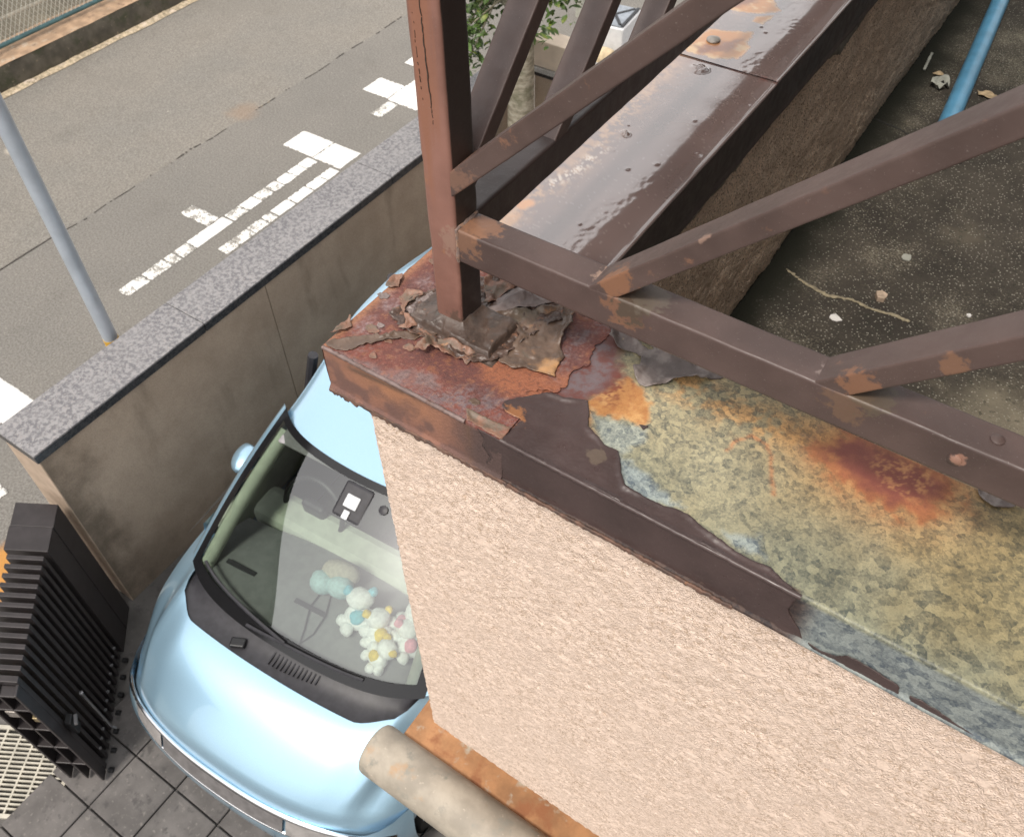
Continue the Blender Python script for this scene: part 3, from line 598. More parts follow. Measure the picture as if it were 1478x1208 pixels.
# -- rusted corner cap (lies 2 mm above the neighbouring sheets)
def cap_cols(x, y):
    n1 = fbm(x, y, scale=14, octs=4, seed=13); n2 = fbm(x, y, scale=75, octs=4, seed=16); n3 = fbm(x, y, scale=300, octs=3, seed=18)
    c = np.zeros(x.shape + (3,)) + R_RUST
    c = mixc(c, sstep(.45, .68, n1), R_DEEP); c = mixc(c, sstep(.60, .76, n2) * .6, R_OR * .8); c = mixc(c, sstep(.50, .66, n3 * .5 + (1 - n1) * .5) * .6, R_PUR * .9)
    c = mixc(c, mask(x, y, D['m_redor'], .014, .012, 3) * .85, (.33, .120, .060))
    p1 = mask(x, y, D['m_pur2'], .014, .016, 4); c = mixc(c, p1 * sstep(.35, .6, n2 * .5 + n3 * .5) * .9, R_PUR * .92)
    pq = mask(x, y, [(.118, .08), (.175, .143), (.175, -.012), (.16, -.008), (.145, .06)], .012, .012, 8); c = mixc(c, pq * sstep(.35, .6, n2 * .5 + n3 * .5) * .85, R_PUR * .85)
    for k in ('m_white1', 'm_white2', 'm_white3'):
        w_ = mask(x, y, D[k], .016, .014, 9); c = mixc(c, w_ * sstep(.40, .66, n2 * .45 + n3 * .55) * .75, (.36, .30, .31))
        c = mixc(c, w_ * .35, R_PUR)
    g = mask(x, y, D['m_greyedge'], .007, .009, 10); c = mixc(c, g * .9, np.array((.205, .140, .135)))
    c = mixc(c, g * sstep(.5, .62, n2) * .45, R_RUST)
    c = mixc(c, np.exp(-((x + .171) / .010) ** 2) * .7, (.40, .19, .10))
    c = mixc(c, sstep(.66, .76, n3) * .30, (.36, .15, .06)); c = mixc(c, sstep(.42, .30, n3) * .35, (.085, .045, .045))
    return c * (.84 + .32 * n3)[..., None]
def colf_cap(X, Y, Z, s):
    c = cap_cols(X, Y)
    fac = sstep(-.002, -.010, Z) * (Y < 0)
    n2 = fbm(X, Z, scale=30, octs=4, seed=71); n3 = fbm(X * 1.0, Z * .12, scale=120, octs=3, seed=72)
    f = np.zeros(X.shape + (3,)) + np.array((.175, .095, .078))
    f = mixc(f, sstep(.40, .60, n2) * .8, (.30, .145, .10))
    o = np.exp(-(((X + .035) / .085) ** 2)) * sstep(-.075, -.02, Z + (n2 - .5) * .06); f = mixc(f, o * .9, (.43, .20, .105))
    dk = np.exp(-((Z + .013 + .010 * np.clip((X + .05) / -.1, -1, 1)) / .0065) ** 2) * sstep(-.15, -.09, X) * sstep(.12, -.01, X) * sstep(.3, .5, n2 + .12)
    f = mixc(f, dk * .8, (.070, .052, .042))
    st = np.exp(-((X - .112) / .007) ** 2) + np.exp(-((X - .165) / .005) ** 2) * .8; f = mixc(f, np.clip(st, 0, 1) * .6 * sstep(.3, .6, n3 + .1), (.26, .13, .055))
    f = mixc(f, sstep(.055, .14, X + (n2 - .5) * .05), (.095, .060, .054))
    c = mixc(c, fac, f * 0) + f * fac[..., None]
    return np.concatenate([c, np.ones(X.shape + (1,))], -1)
galv = front_sheet('coping_sheet', .160, 1.36, .0025, colf_galv, M['galv'], seed=50)
cap = front_sheet('corner_cap', -.1735, .1715, .002, colf_cap, M['cap_rust'], dz=.0022, dent=.0018, seed=90)
# left flange of the cap and the rounded end
def left_flange():
    ys = np.arange(-.1475, .1430, .004); zs = np.array([.0022, .0012, -.001, -.005] + list(np.linspace(-.012, -.083, 14)))
    Y, K = np.meshgrid(ys, np.arange(len(zs)), indexing='ij'); Z = zs[K]
    X = -.1735 - np.array([0, .0012, .0022, .0030] + [.0032 + .0004 * i / 14 for i in range(14)])[K] + (fbm(Y, Z, scale=40, octs=3, seed=5) - .5) * .003
    c = cap_cols(X, Y) * .9
    return mesh_np('cap_flange', np.stack([X, Y, Z + T], -1).reshape(-1, 3), grid_faces(len(ys), len(zs), False), M['cap_rust'], par, True, np.concatenate([c, np.ones(X.shape + (1,))], -1).reshape(-1, 4))
left_flange()

# -- painted coping of the side wing
def side_cols(X, Y, Z, s):
    n1 = fbm(X, Y, scale=7, octs=4, seed=33); n2 = fbm(X, Y, scale=60, octs=4, seed=36); n3 = fbm(X, Y, scale=240, octs=3, seed=38)
    c = np.zeros(X.shape + (3,)) + np.array((.150, .106, .098))
    c = c * (.8 + .4 * n1)[..., None]
    gl = np.ones(X.shape)
    dw = np.exp(-(np.clip(X + .125, 0, 1) / .045) ** 2) * sstep(.42, .62, n2 + (n1 - .5)) * sstep(.15, .3, Y)
    c = mixc(c, dw * .6, (.33, .20, .13))
    dn, _, _ = near(X, Y, [(-.115, .28), (-.10, .40), (-.085, .52), (-.10, .66), (-.115, .95)], False)
    c = mixc(c, np.exp(-(dn / .022) ** 2) * sstep(.45, .62, n2 * .6 + n3 * .4) * .6, (.42, .26, .15))
    dq, _, _ = near(X, Y, [(-.10, .42), (-.082, .50), (-.080, .575)], False)
    wq = np.exp(-(dq / .012) ** 2) * sstep(.5, .6, n3 * .7 + n2 * .3); c = mixc(c, wq * .8, (.62, .56, .50))
    for k, ck in (('s_rust1', 's_rustc'), ('s_rust2', 's_rust2c'), ('s_rust3', None)):
        a = mask(X, Y, D[k], .003, .006, 40, 60); c = mixc(c, a, (.50, .215, .062))
        up_ = a * sstep(.50, .62, n1 * .5 + n2 * .5 + (.03 if k != 's_rust1' else 0)); c = mixc(c, up_ * .8, (.62, .43, .22))
        edge = a * (1 - mask(X, Y, D[k], .012, .006, 40, 60)); c = mixc(c, np.clip(edge * 1.3, 0, 1) * .55, (.66, .50, .30))
        gl = gl * (1 - a * .85)
        if ck:
            q = mask(X, Y, D[ck], .012, .012, 44, 60); c = mixc(c, q * .9, (.19, .058, .024))
    ly = np.interp(X, [-.17, -.1275, -.0514, .0093, .1107], [.98, .9856, 1.0058, 1.001, 1.0078])
    lj = np.exp(-np.clip(ly - Y, 0, 1) / .012) * (Y < ly) * sstep(.3, .55, n2) * np.where((X > .075) | (X < -.08), .8, .25); c = mixc(c, lj, (.20, .070, .055)); gl = gl * (1 - lj * .5)
    lr, _, _ = near(X, Y, [D['s_rustL'][0], (-.105, .345)], False); a = sstep(.016, .008, lr + (n2 - .5) * .01); c = mixc(c, a * .85, (.50, .22, .07))
    lr, _, _ = near(X, Y, [(-.12, .24), (-.11, .29)], False); a = sstep(.03, .01, lr + (n2 - .5) * .04); c = mixc(c, a * .6, (.48, .25, .10))
    c = mixc(c, sstep(.74, .78, n3) * .3, (.33, .28, .26))
    fs = (sstep(-.004, -.010, Z) * (X > 0)); c = mixc(c, fs, (.040, .027, .025)); gl = gl * (1 - fs * .8)  # inner flashing darkened in colour for its shade
    return np.concatenate([c, gl[..., None]], -1)
def side_sheet(name, y0, y1, step, dz, seed, fine=True):
    top = np.arange(-.166, .1121, .004 if fine else .03)
    p = [(-.1715, -.088), (-.1715, -.05), (-.1712, -.006), (-.1700, -.0015)] + [(t, 0.) for t in top] + [(.1140, -.0008), (.1155, -.0024), (.1160, -.005), (.1160, -.03), (.1162, -.06), (.1165, -.09), (.1168, -.108), (.1190, -.1115), (.1175, -.114)]
    p = np.array(p); ys = np.arange(y0, y1 + 1e-6, step)
    Y, K = np.meshgrid(ys, np.arange(len(p)), indexing='ij'); X = p[K, 0]; Z = p[K, 1].copy()
    s = p[K, 0]
    on = sstep(-.01, -.002, Z)
    n = fbm(X, Y, scale=5, octs=3, seed=seed) - .5; n2 = fbm(X, Y, scale=45, octs=3, seed=seed + 1) - .5
    dry = fbm(X, Y * .5, scale=16, octs=2, seed=seed + 4)
    ridg = np.abs(fbm(X * 1.2, Y * .6, scale=70, octs=3, seed=seed + 8) - .5)
    Z = Z + dz + on * (n * .0018 + n2 * .00012 * sstep(.45, .7, dry) - .00022 * np.exp(-(ridg / .06) ** 2) * sstep(.50, .74, dry))
    # blisters in the paint
    if fine:
        rs = np.random.RandomState(seed)
        for k in range(14):
            bx, by, br = rs.uniform(-.10, .10), rs.uniform(y0, min(y1, 1.7)), rs.uniform(.002, .005)
            q = np.exp(-(((X - bx) ** 2 + (Y - by) ** 2) / br ** 2) ** 1.5); Z = Z + on * q * br * .20
        for (bx, by, br) in ((-.0537, .9646, .018), (-.0676, .6469, .009)):
            dd = np.hypot(X - bx, Y - by); q = np.exp(-(dd / br) ** 4); Z = Z + on * q * (.0045 + (fbm(X, Y, scale=130, octs=3, seed=9) - .5) * .014)
        Z = Z + dz * 0
    XX = X + (1 - on) * np.where(X > 0, 1, -1) * (fbm(Y, Z, scale=9, octs=3, seed=seed + 2) - .5) * .003
    cols = side_cols(X, Y, Z, s)
    o = mesh_np(name, np.stack([XX, Y, Z + T], -1).reshape(-1, 3), grid_faces(len(ys), len(p), True), [M['side_paint'], M['fascia_shade']], par, True, cols.reshape(-1, 4))
    ii = np.zeros((len(ys) - 1, len(p) - 1), np.int32); ii[:, p[:-1, 1] < -.004] = 1
    o.data.polygons.foreach_set('material_index', ii.ravel())
    return o
side_sheet('coping_sheet', .1400, 1.012, .004, -.0005, 120)
def lapped(name, y0, y1, step, dz, seed, fine):
    o = side_sheet(name, y0, y1, step, dz, seed, fine); return o
lapped('coping_sheet', 1.000, 2.70, .004, .0022, 140, True)
lapped('coping_sheet', 2.690, 6.0, .05, .004, 160, False)
# loose bolt head in the rust patch
MB().lathe([(.0155, 0), (.0165, .002), (.0155, .0045), (.010, .0072), (.0, .0080)][:-1] + [(.0012, .0080)], (-.0818, 1.0939, T + .003), 24).build('bolt_head', M['steel'], par, True)

# ---------------------------------------------------------------- peeled paint films on the coping
def sub(name, key, mat, **kw): return film(name, D[key] if isinstance(key, str) else key, mat, kw.pop('parent', cap), level=T, **kw)
fmain = [(.1700, -.1500)] + D['film_main'][1:] + [(.6200, -.1500)]
film('paint_film', fmain, M['film_dark'], galv, base=.0008, lift=.0034, curl=.006, wr=.0008, wscale=18, thick=.0008, step=.002, level=T, seed=201, dome=.0008, jit=.0007, ls=26)
# rounded painted bead along the top outer edge
rb = random.Random(8)
bp = [(.170 + .0062 * i, -.1492 + rb.uniform(-.0003, .0003), T + .0008 + rb.uniform(-.0004, .0003)) for i in range(74)]
MB().tube(bp, [.0038 * rb.uniform(.85, 1.1) for _ in bp], 10).build('paint_bead', M['film_dark'], galv, True)
bp = [(-.172 + .0058 * i, -.1488 + rb.uniform(-.0004, .0004), T + .0012 + rb.uniform(-.0004, .0004)) for i in range(49)]
MB().tube(bp, [.0036 * rb.uniform(.8, 1.15) for _ in bp], 10).build('paint_bead', simple('greyed_bead', (.19, .135, .125), .4, var=.2, scale=50, layers=[((.12, .07, .055), 40, .5, .65)]), cap, True)
ff = [(.128, -.0005), (.6197, -.0005), (.6147, -.0361), (.6190, -.0480), (.6223, -.0524), (.6370, -.0690), (.6466, -.0900), (.150, -.0900), (.141, -.070), (.149, -.052), (.136, -.034), (.140, -.016)]
film('paint_film', shiftz(ff), M['film_dark'], galv, base=.0004, lift=.0010, curl=.004, wr=.0002, thick=.0009, step=.003, plane='y', level=-.1475, sign=-1, seed=202, jit=.0006)
for k, sd_ in (('rem1', 203), ('rem2', 204)):
    pl = [(a, max(b, -.0945)) for a, b in D[k]]
    film('paint_film', shiftz(pl), M['film_dark'], galv, base=.0018, lift=.0008, curl=.004, wr=.0002, thick=.0009, step=.002, plane='y', level=-.1482, sign=-1, seed=sd_, jit=.0012)
film('paint_film', D['greyfilm'][:1] + [(.1985, .1299), (.2046, .1400), (.2243, .1412), (.30, .1412), (.3871, .1400)] + D['greyfilm'][8:], M['film_under'], galv, base=.0006, lift=.011, curl=.010, wr=.0022, wscale=40, thick=.0009, step=.0018, level=T, seed=205, holes=[D['greyhole']])
film('paint_film', [(.3226, -.0142), (.3353, -.0094), (.3331, -.0212)], M['film_dark'], galv, base=.0006, lift=.001, curl=.003, thick=.0007, step=.0012, level=T, seed=206, jit=.0005)
film('paint_film', [(.7557, .1395), (.7712, .1229), (.7869, .1182), (.8208, .1400)], M['film_under'], galv, base=.0006, lift=.006, curl=.008, thick=.0008, step=.002, level=T, seed=207)
B0 = .0030
M['film_skin'] = simple('wrinkled_brown_skin', (.082, .052, .041), .34, var=.3, scale=40, bump=.5, bscale=170, layers=[((.22, .11, .068), 45, .54, .66), ((.055, .040, .034), 50, .56, .7)])
sub('paint_flake', [(-.128, -.036), (-.118, .004), (-.112, .040), (-.075, .085), (-.050, .128), (.0, .138), (.060, .137), (.10, .134), (.118, .110), (.098, .070), (.090, .020), (.078, -.028), (.045, -.050), (.010, -.052), (-.030, -.046), (-.075, -.052), (-.10, -.046)], M['film_skin'], base=B0 - .0004, lift=.007, curl=.007, wr=.0060, wscale=70, thick=.0009, step=.0016, seed=210, jit=.0030, fine=.0008, ls=70)
sub('paint_flake', 'strip', M['film_olive'], base=B0, lift=.0035, curl=.005, wr=.0012, wscale=70, thick=.0009, step=.0016, seed=211, jit=.0022)
sub('paint_flake', 'olive', M['film_olive'], base=B0, lift=.0085, curl=.008, wr=.0075, wscale=36, thick=.0010, step=.0018, seed=213, dome=.0015, jit=.002)
sub('paint_flake', 'greyfold', M['film_grey'], base=B0 + .002, lift=.005, curl=.008, wr=.010, wscale=30, thick=.0010, step=.0018, seed=214, dome=.015)
sub('paint_flake', 'orangefold', M['film_peach'], base=B0 + .002, lift=.008, curl=.010, wr=.014, wscale=38, thick=.0010, step=.0018, seed=215, dome=.013)
sub('paint_flake', 'curl', M['film_peach'], base=B0, lift=.013, curl=.013, wr=.0032, wscale=60, thick=.0009, step=.0015, seed=216, dome=.002, jit=.0024)
sub('paint_flake', 'peach', M['film_peach'], base=B0, lift=.007, curl=.008, wr=.004, wscale=60, thick=.0009, step=.0015, seed=217, jit=.0024)
sub('paint_flake', 'edge1', M['film_peach'], base=B0, lift=.006, curl=.006, wr=.002, wscale=60, thick=.0009, step=.0014, seed=218, jit=.0022)
sub('paint_flake', 'edge2', M['film_peach'], base=B0, lift=.007, curl=.007, wr=.003, wscale=60, thick=.0009, step=.0014, seed=219, jit=.0022)
sub('paint_flake', 'crust', M['film_grey'], base=B0, lift=.005, curl=.006, wr=.011, wscale=75, thick=.0010, step=.0014, seed=220, fine=.0015)
sub('paint_flake', 'tri', M['film_peach'], base=B0, lift=.002, curl=.006, wr=.001, thick=.0008, step=.0014, seed=221)
sub('paint_flake', [(.0960, -.1300), (.1257, -.1285), (.1452, -.1274), (.1712, -.1255), (.1722, -.1367), (.1722, -.1490), (.110, -.1480)], M['film_peach'], base=B0 - .0005, lift=.0035, curl=.006, wr=.001, thick=.0009, step=.0015, seed=222)
# ragged rust and old sealant hanging along the lower hem of the fascia
hem = [(x, T - .0905) for x in np.linspace(-.172, .55, 60)]
hr = np.random.RandomState(12)
hem2 = [(x, T - .0965 - (.0075 if x < .16 else .003) * hr.rand() ** 2) for x in np.linspace(.55, -.172, 190)]
film('rust_fringe', hem + hem2, M['tanrust'], cap, base=.004, lift=.001, curl=.004, wr=.0025, wscale=120, thick=.0035, step=.0016, plane='y', level=-.1470, sign=-1, seed=231, jit=.0012)
# thin rust scale bridging the sheet joint
film('rust_scale', [(.146, -.052), (.166, -.036), (.186, -.032), (.196, -.010), (.188, .022), (.200, .052), (.190, .088), (.196, .128), (.184, .142), (.158, .142), (.163, .10), (.150, .062), (.160, .020), (.150, -.012)], M['cap_rust'], cap, base=.0012, lift=.0008, curl=.004, wr=.0009, wscale=80, thick=.0006, step=.002, level=T, seed=240, jit=.003,
     cols=lambda u, v, h, d: np.concatenate([cap_cols(u, v), np.ones(u.shape + (1,))], -1))
# many small flakes
rs = np.random.RandomState(5)
for k in range(16):
    cx, cy = rs.uniform(-.165, .14), rs.uniform(-.14, .12)
    r = rs.uniform(.003, .008); a0 = rs.uniform(0, 6.28)
    pl = [(cx + r * (1 + .5 * rs.rand()) * math.cos(a0 + t) * 1.3, cy + r * (1 + .5 * rs.rand()) * math.sin(a0 + t)) for t in np.arange(0, 6.2, .9)]
    sub('paint_flake', pl, M[('film_peach', 'film_olive', 'film_grey', 'film_peach')[k % 4]], base=B0 - .0006, lift=.0018, curl=.004, wr=.0006, thick=.0007, step=.0012, seed=300 + k, jit=.002)

# ================================================================== RAILING
rail = empty('railing', (-.025, .0217, T), 'brown painted steel corner railing with rusting slanted bars', 'railing')
JR = (.235, .115, .066)
M['post'] = paint_mat('faded_post_paint', (.235, .118, .092), .40, side_shade=(.040, .028, .025), rust=(.34, .16, .075), lo=.62, hi=.8, bump=.3,  # front is faded paint, dark sides carry shade in their colour
    fade=((.27, .125, .082), (1, 1, .06), .50, .66), spots=[((-.005, -.006, T + .02), .03, (.09, .06, .045), .8), ((-.002, -.006, T + .19), .03, (.33, .22, .17), .5)])
rsp = [((.012, -.006, T + .205), .035, (.26, .135, .08), .6), ((.03, .02, T + .213), .030, (.28, .14, .08), .65),
       ((.232, .02, T + .215), .020, (.34, .23, .175), .75), ((.235, .04, T + .213), .016, (.32, .22, .17), .7), ((.275, -.004, T + .205), .038, JR, .7), ((.284, -.002, T + .207), .030, (.085, .062, .046), .95), ((.30, .02, T + .214), .03, (.15, .125, .10), .6),
       ((.275, -.006, T + .245), .028, JR, .8), ((.545, .02, T + .217), .020, (.22, .17, .155), .7), ((.575, -.006, T + .20), .03, (.19, .11, .065), .5), ((.60, .01, T + .214), .03, (.11, .085, .06), .7),
       ((.71, -.006, T + .19), .010, (.33, .18, .13), .8), ((.02, .03, T + .30), .035, (.33, .16, .09), .7)]
M['rail'] = paint_mat('railing_paint', (.088, .058, .052), .43, rust=(.32, .14, .065), lo=.70, hi=.82, spots=rsp)
M['rail_shade'] = paint_mat('shaded_rail_paint', (.050, .034, .031), .36, rust=(.16, .07, .035), lo=.74, hi=.84)  # railing paint made darker, shade of the inner face in its colour
M['bars'] = paint_mat('bar_paint', (.088, .058, .051), .42, rust=(.26, .13, .08), lo=.62, hi=.76,
    spots=[((.258, -.006, T + .238), .030, JR, .95), ((.36, -.006, T + .36), .012, (.34, .22, .17), .6), ((.58, -.006, T + .232), .026, JR, .8), ((.66, -.006, T + .315), .016, (.28, .14, .075), .5), ((.01, .02, T + .31), .04, (.28, .15, .10), .5)])
def bump_mesh(o, amp=.0006, scale=40, seed=0):
    me = o.data; n = len(me.vertices); V = np.empty(n * 3, np.float32); me.vertices.foreach_get('co', V); V = V.reshape(-1, 3)
    q = np.stack([fbm(V[:, 0], V[:, 1], V[:, 2], scale, 3, seed + k) - .5 for k in range(3)], -1) * 2 * amp
    me.vertices.foreach_set('co', (V + q).astype(np.float32).ravel()); me.update()
def bar(name, a, b, wy, wz, mat, parent=rail, side=Vector((0, 1, 0)), bev=.003, amp=.0005, seed=0):
    """rectangular bar from a to b (centre line); wy along `side`, wz across"""
    a = Vector(a); b = Vector(b); d = (b - a); L = d.length; d.normalize()
    s = side; u = d.cross(s).normalized(); bm = bmesh.new()
    nseg = max(1, int(L / .02))
    prof = []; e_ = min(.002, wz * .1)
    hw, hh = wy / 2, wz / 2
    for sx, sz, a0 in ((1, 1, 0), (-1, 1, 90), (-1, -1, 180), (1, -1, 270)):
        for t in (-1, 0, 45, 90, 91):
            an = math.radians(a0 + min(max(t, 0), 90)); p_ = [sx * (hw - bev) + bev * math.cos(an), sz * (hh - bev) + bev * math.sin(an)]
            if t in (-1, 91):
                q_ = 1 if (t == -1) == (sx * sz > 0) else 0
                p_[q_] -= math.copysign(e_, p_[q_])
            prof.append(tuple(p_))
    rings = []
    for i in range(nseg + 1):
        c = a + d * (L * i / nseg); rings.append([bm.verts.new(c + s * p + u * q) for p, q in prof])
    n = len(prof)
    for i in range(nseg):
        for k in range(n): bm.faces.new((rings[i][k], rings[i][(k + 1) % n], rings[i + 1][(k + 1) % n], rings[i + 1][k]))
    bm.faces.new(rings[0][::-1]); bm.faces.new(rings[-1])
    bmesh.ops.recalc_face_normals(bm, faces=bm.faces)
    me = bpy.data.meshes.new(name); bm.to_mesh(me); bm.free()
    o = link(name, me, mat, parent, True); me.set_sharp_from_angle(angle=math.radians(60)); bump_mesh(o, amp, 35, seed)
    return o
bar('post', (-.025, .0217, T + .002), (-.025, .0217, T + .98), .0565, .050, M['post'], side=Vector((0, 1, 0)), bev=.005, amp=.0012, seed=1)
bar('bottom_rail', (.0012, .0195, T + .184), (1.32, .0195, T + .184), .051, .058, M['rail'], bev=.003, amp=.0008, seed=2)
bar('bottom_rail', (-.0235, .0490, T + .184), (-.0235, 5.9, T + .184), .047, .058, M['rail_shade'], side=Vector((1, 0, 0)), bev=.004, amp=.0008, seed=3)
bar('top_rail', (-.05, .0195, T + .995), (1.32, .0195, T + .995), .055, .035, M['rail'], bev=.004, seed=4)
bar('top_rail', (-.025, .05, T + .995), (-.025, 5.9, T + .995), .050, .035, M['rail'], side=Vector((1, 0, 0)), bev=.004, seed=5)
TH = .0295
for k, x0 in enumerate((-.2905, .0285, .3400, .655, .965)):
    xa = max(x0 + .2085 - .018, -.022); za = xa - x0; L = .975 - za
    xb = xa + L
    if xb > 1.32: xb = 1.32; 
    bar('slanted_bar', (xa, .0197, T + za), (xb, .0197, T + za + (xb - xa)), .0505, TH, M['bars'], bev=.002, seed=10 + k)
for k in range(-1, 19):
    y0 = .072 + .30 * k - .300      # z = y - y0
    ya = max(y0 + .2085 - .018, .026); za = ya - y0
    if za > .9: continue
    L = .975 - za
    bar('slanted_bar', (-.0238, ya, T + za), (-.0238, ya + L, T + za + L), .0465, TH, M['bars'], side=Vector((1, 0, 0)), bev=.002, seed=30 + k)
for yy in (1.86, 3.75, 5.6):
    bar('post', (-.025, yy, T + .001), (-.025, yy, T + .98), .048, .048, M['post'], seed=60)
bar('post', (1.10, .0197, T + .001), (1.10, .0197, T + .98), .048, .048, M['post'], seed=61)
# lumpy weld beads
M['weld'] = simple('painted_weld', (.22, .16, .14), .5, var=.3, scale=120, bump=.4, layers=[((.36, .22, .15), 90, .5, .65)])
def weld(pts, r=.003, k_=.7, seed=0):
    rs_ = random.Random(seed); pp = []
    for i in range(len(pts) - 1):
        for t in range(8): pp.append(Vector(pts[i]).lerp(Vector(pts[i + 1]), t / 8) + Vector((rs_.uniform(-1, 1), rs_.uniform(-1, 1), rs_.uniform(-1, 1))) * .0009)
    pp.append(Vector(pts[-1])); o = MB().tube(pp, [r * k_ * rs_.uniform(.7, 1.2) for _ in pp], 7).build('weld_bead', M['weld'], rail, True); return o
weld([(.0015, -.006, T + .155), (.0015, -.006, T + .213), (.0015, .045, T + .213)], .0028, 1)
0 and weld([(.2085 + .0285 - .016, -.005, T + .2135), (.2085 + .0285 - .014, .044, T + .2135)], .0034, 2)
0 and weld([(.2085 + .3400 - .016, -.005, T + .2135), (.2085 + .3400 - .014, .044, T + .2135)], .0034, 3)
0 and weld([(.001, -.004, T + .275), (.001, .043, T + .275)], .003, 4)
# dome bolts on the rail, base plate with paint caked over it
for (x, y, z, ax) in ((.735, .022, T + .2132, Vector((0, 0, 1))), (.705, -.0062, T + .186, Vector((0, -1, 0)))):
    MB().lathe([(.0085, -.001), (.0080, .0016), (.0055, .0030), (.001, .0035)], (x, y, z), 16, ax).build('rivet', M['rail'], rail, True)
def plate():
    xs = np.arange(-.104, .0781, .002); ys = np.arange(-.040, .0661, .002)
    X, Y = np.meshgrid(xs, ys, indexing='ij')
    jx = X + (fbm(X, Y, scale=40, octs=3, seed=1) - .5) * .006; jy = Y + (fbm(X, Y, scale=40, octs=3, seed=2) - .5) * .006
    dx = np.maximum(np.maximum(-.092 - jx, jx - .066), np.maximum(-.030 - jy, jy - .056))
    h = sstep(.0015, -.0025, dx) * .0135
    dp = np.maximum(np.abs(X + .025) - .025, np.abs(Y - .0217) - .026)
    h = h + np.exp(-(np.clip(dp, 0, 1) / .008)) * .010 + (fbm(X, Y, scale=50, octs=4, seed=4) - .5) * .0045 * sstep(.006, -.004, dx) + sstep(.004, -.004, dx) * .004 * sstep(.5, .6, fbm(X, Y, scale=28, octs=2, seed=14))
    h = h + .0008
    b = (dx > .006)
    h = np.where(b, -.001, h)
    return mesh_np('base_plate', np.stack([X, Y, T + .0030 + h], -1).reshape(-1, 3), grid_faces(len(xs), len(ys)), M['plate'], rail)
M['plate'] = simple('caked_plate_paint', (.070, .047, .037), .4, var=.3, scale=35, bump=.45, bscale=200, layers=[((.12, .095, .078), 40, .56, .72), ((.24, .13, .085), 55, .62, .74), ((.055, .045, .038), 60, .58, .7)])
plate()
# the split in the post's paint
M['crack'] = simple('dark_split', (.045, .030, .022), .8, var=.3, scale=80)
def crk(pts, w0, sd_):
    L = [(a - w0 * (.3 + .7 * math.sin(math.pi * i / (len(pts) - 1))), b) for i, (a, b) in enumerate(pts)]
    R_ = [(a + w0 * (.3 + .7 * math.sin(math.pi * i / (len(pts) - 1))), b) for i, (a, b) in enumerate(pts)][::-1]
    film('paint_crack', L + R_, M['crack'], rail, base=0, lift=0, wr=0, thick=.0006, step=.0012, plane='y', level=-.0067, sign=-1, seed=sd_, jit=.0008, fine=0)
crk([(-.0275, T + .56), (-.0262, T + .50), (-.0255, T + .455), (-.0235, T + .41), (-.0225, T + .375)], .0009, 1)
crk([(-.040, T + .52), (-.0385, T + .45), (-.0365, T + .40)], .0004, 2)
# ================================================================== GROUND, ROAD, VERANDA FLOOR, HOUSE
M['asphalt'] = None
def asphalt(name, base, warm):
    b = NB(name)
    c = b.mix(b.mr(b.noise(1.1, 5, .6), .3, .7), base, warm)
    c = b.mix(b.mr(b.noise(60, 4, .7), .40, .60), c, b.mix(1.0, c, (.70, .69, .68), 'MULTIPLY'))
    c = b.mix(b.mr(b.noise(2.4, 6, .7), .52, .72, 0, .45), c, b.mix(1.0, c, (.78, .77, .76), 'MULTIPLY'))
    c = b.mix(b.mr(b.vor(48, 'F1', 'Distance'), .26, .10, 0, .7), c, b.mix(1.0, c, (1.5, 1.48, 1.42), 'MULTIPLY'))
    c = b.mix(b.mr(b.noise(24, 4), .66, .76, 0, .55), c, (.46, .43, .38))
    c = b.mix(b.mr(b.noise(.55, 4), .55, .7, 0, .35), c, tuple(x * .72 for x in base))
    for ctr, r, cc, am in (((-6.05, 4.25, .0), .22, (.32, .20, .12), .3), ((-3.45, -.28, .0), .34, (.50, .24, .06), .9), ((-7.4, 2.6, 0), .12, (.62, .56, .46), .6)):
        c = b.mix(b.math('MULTIPLY', b.spot(ctr, r, .7, .5, 6), am), c, cc)
    nrm = b.bump(b.noise(110, 3), .6, .006)
    return b.done(c, .92, 0, nrm, spec=.2)
M['road_far'] = asphalt('asphalt_warm', (.238, .226, .206), (.262, .243, .216))
M['road_near'] = asphalt('asphalt_grey', (.214, .204, .188), (.235, .222, .203))
def sheet(name, x0, y0, x1, y1, z, mat, kind=None, parent=None):
    o = MB().poly([(x0, y0, z), (x1, y0, z), (x1, y1, z), (x0, y1, z)]).build(name, mat, parent)
    return tag(o, kind=kind)
M['earth'] = simple('far_ground', (.20, .18, .15), .95, var=.25, scale=.6, layers=[((.10, .12, .06), .3, .5, .7)])
M['drive'] = simple('driveway_concrete', (.115, .108, .102), .85, var=.3, scale=3, bump=.4, bscale=120, layers=[((.075, .07, .068), 14, .5, .72), ((.19, .18, .165), 60, .60, .76)])
sheet('ground', -300, -300, 300, 300, -.02, M['earth'], 'structure')
road = sheet('road', -8.40, -60, -2.97, 80, -.004, M['road_far'], 'structure')
sheet('near_lane', -5.965, -60, -2.975, 80, .000, M['road_near'], parent=road)
drive = sheet('driveway', -2.97, -30, 3.2, 30, -.002, M['drive'], 'structure')
# seam between the two asphalt layers
M['tar'] = simple('dark_seam', (.07, .062, .055), .9, var=.4, scale=30, layers=[((.30, .25, .17), 5, .60, .68)])
yy = np.arange(-2, 12, .25); rsm = np.random.RandomState(2)
jl = [(-5.965 + .012 * rsm.randn() - .006 - .006 * rsm.rand(), y) for y in yy]
film('asphalt_seam', jl + [(a + .010 + .006 * rsm.rand(), b) for a, b in jl[::-1]], M['tar'], road, lift=0, wr=0, thick=.002, step=.02, level=.0005, seed=3, jit=.003, fine=0)
jl = [(-7.0 + .30 * t, 4.1 + 1.2 * t + .04 * rsm.randn()) for t in np.linspace(0, .1, 3)]
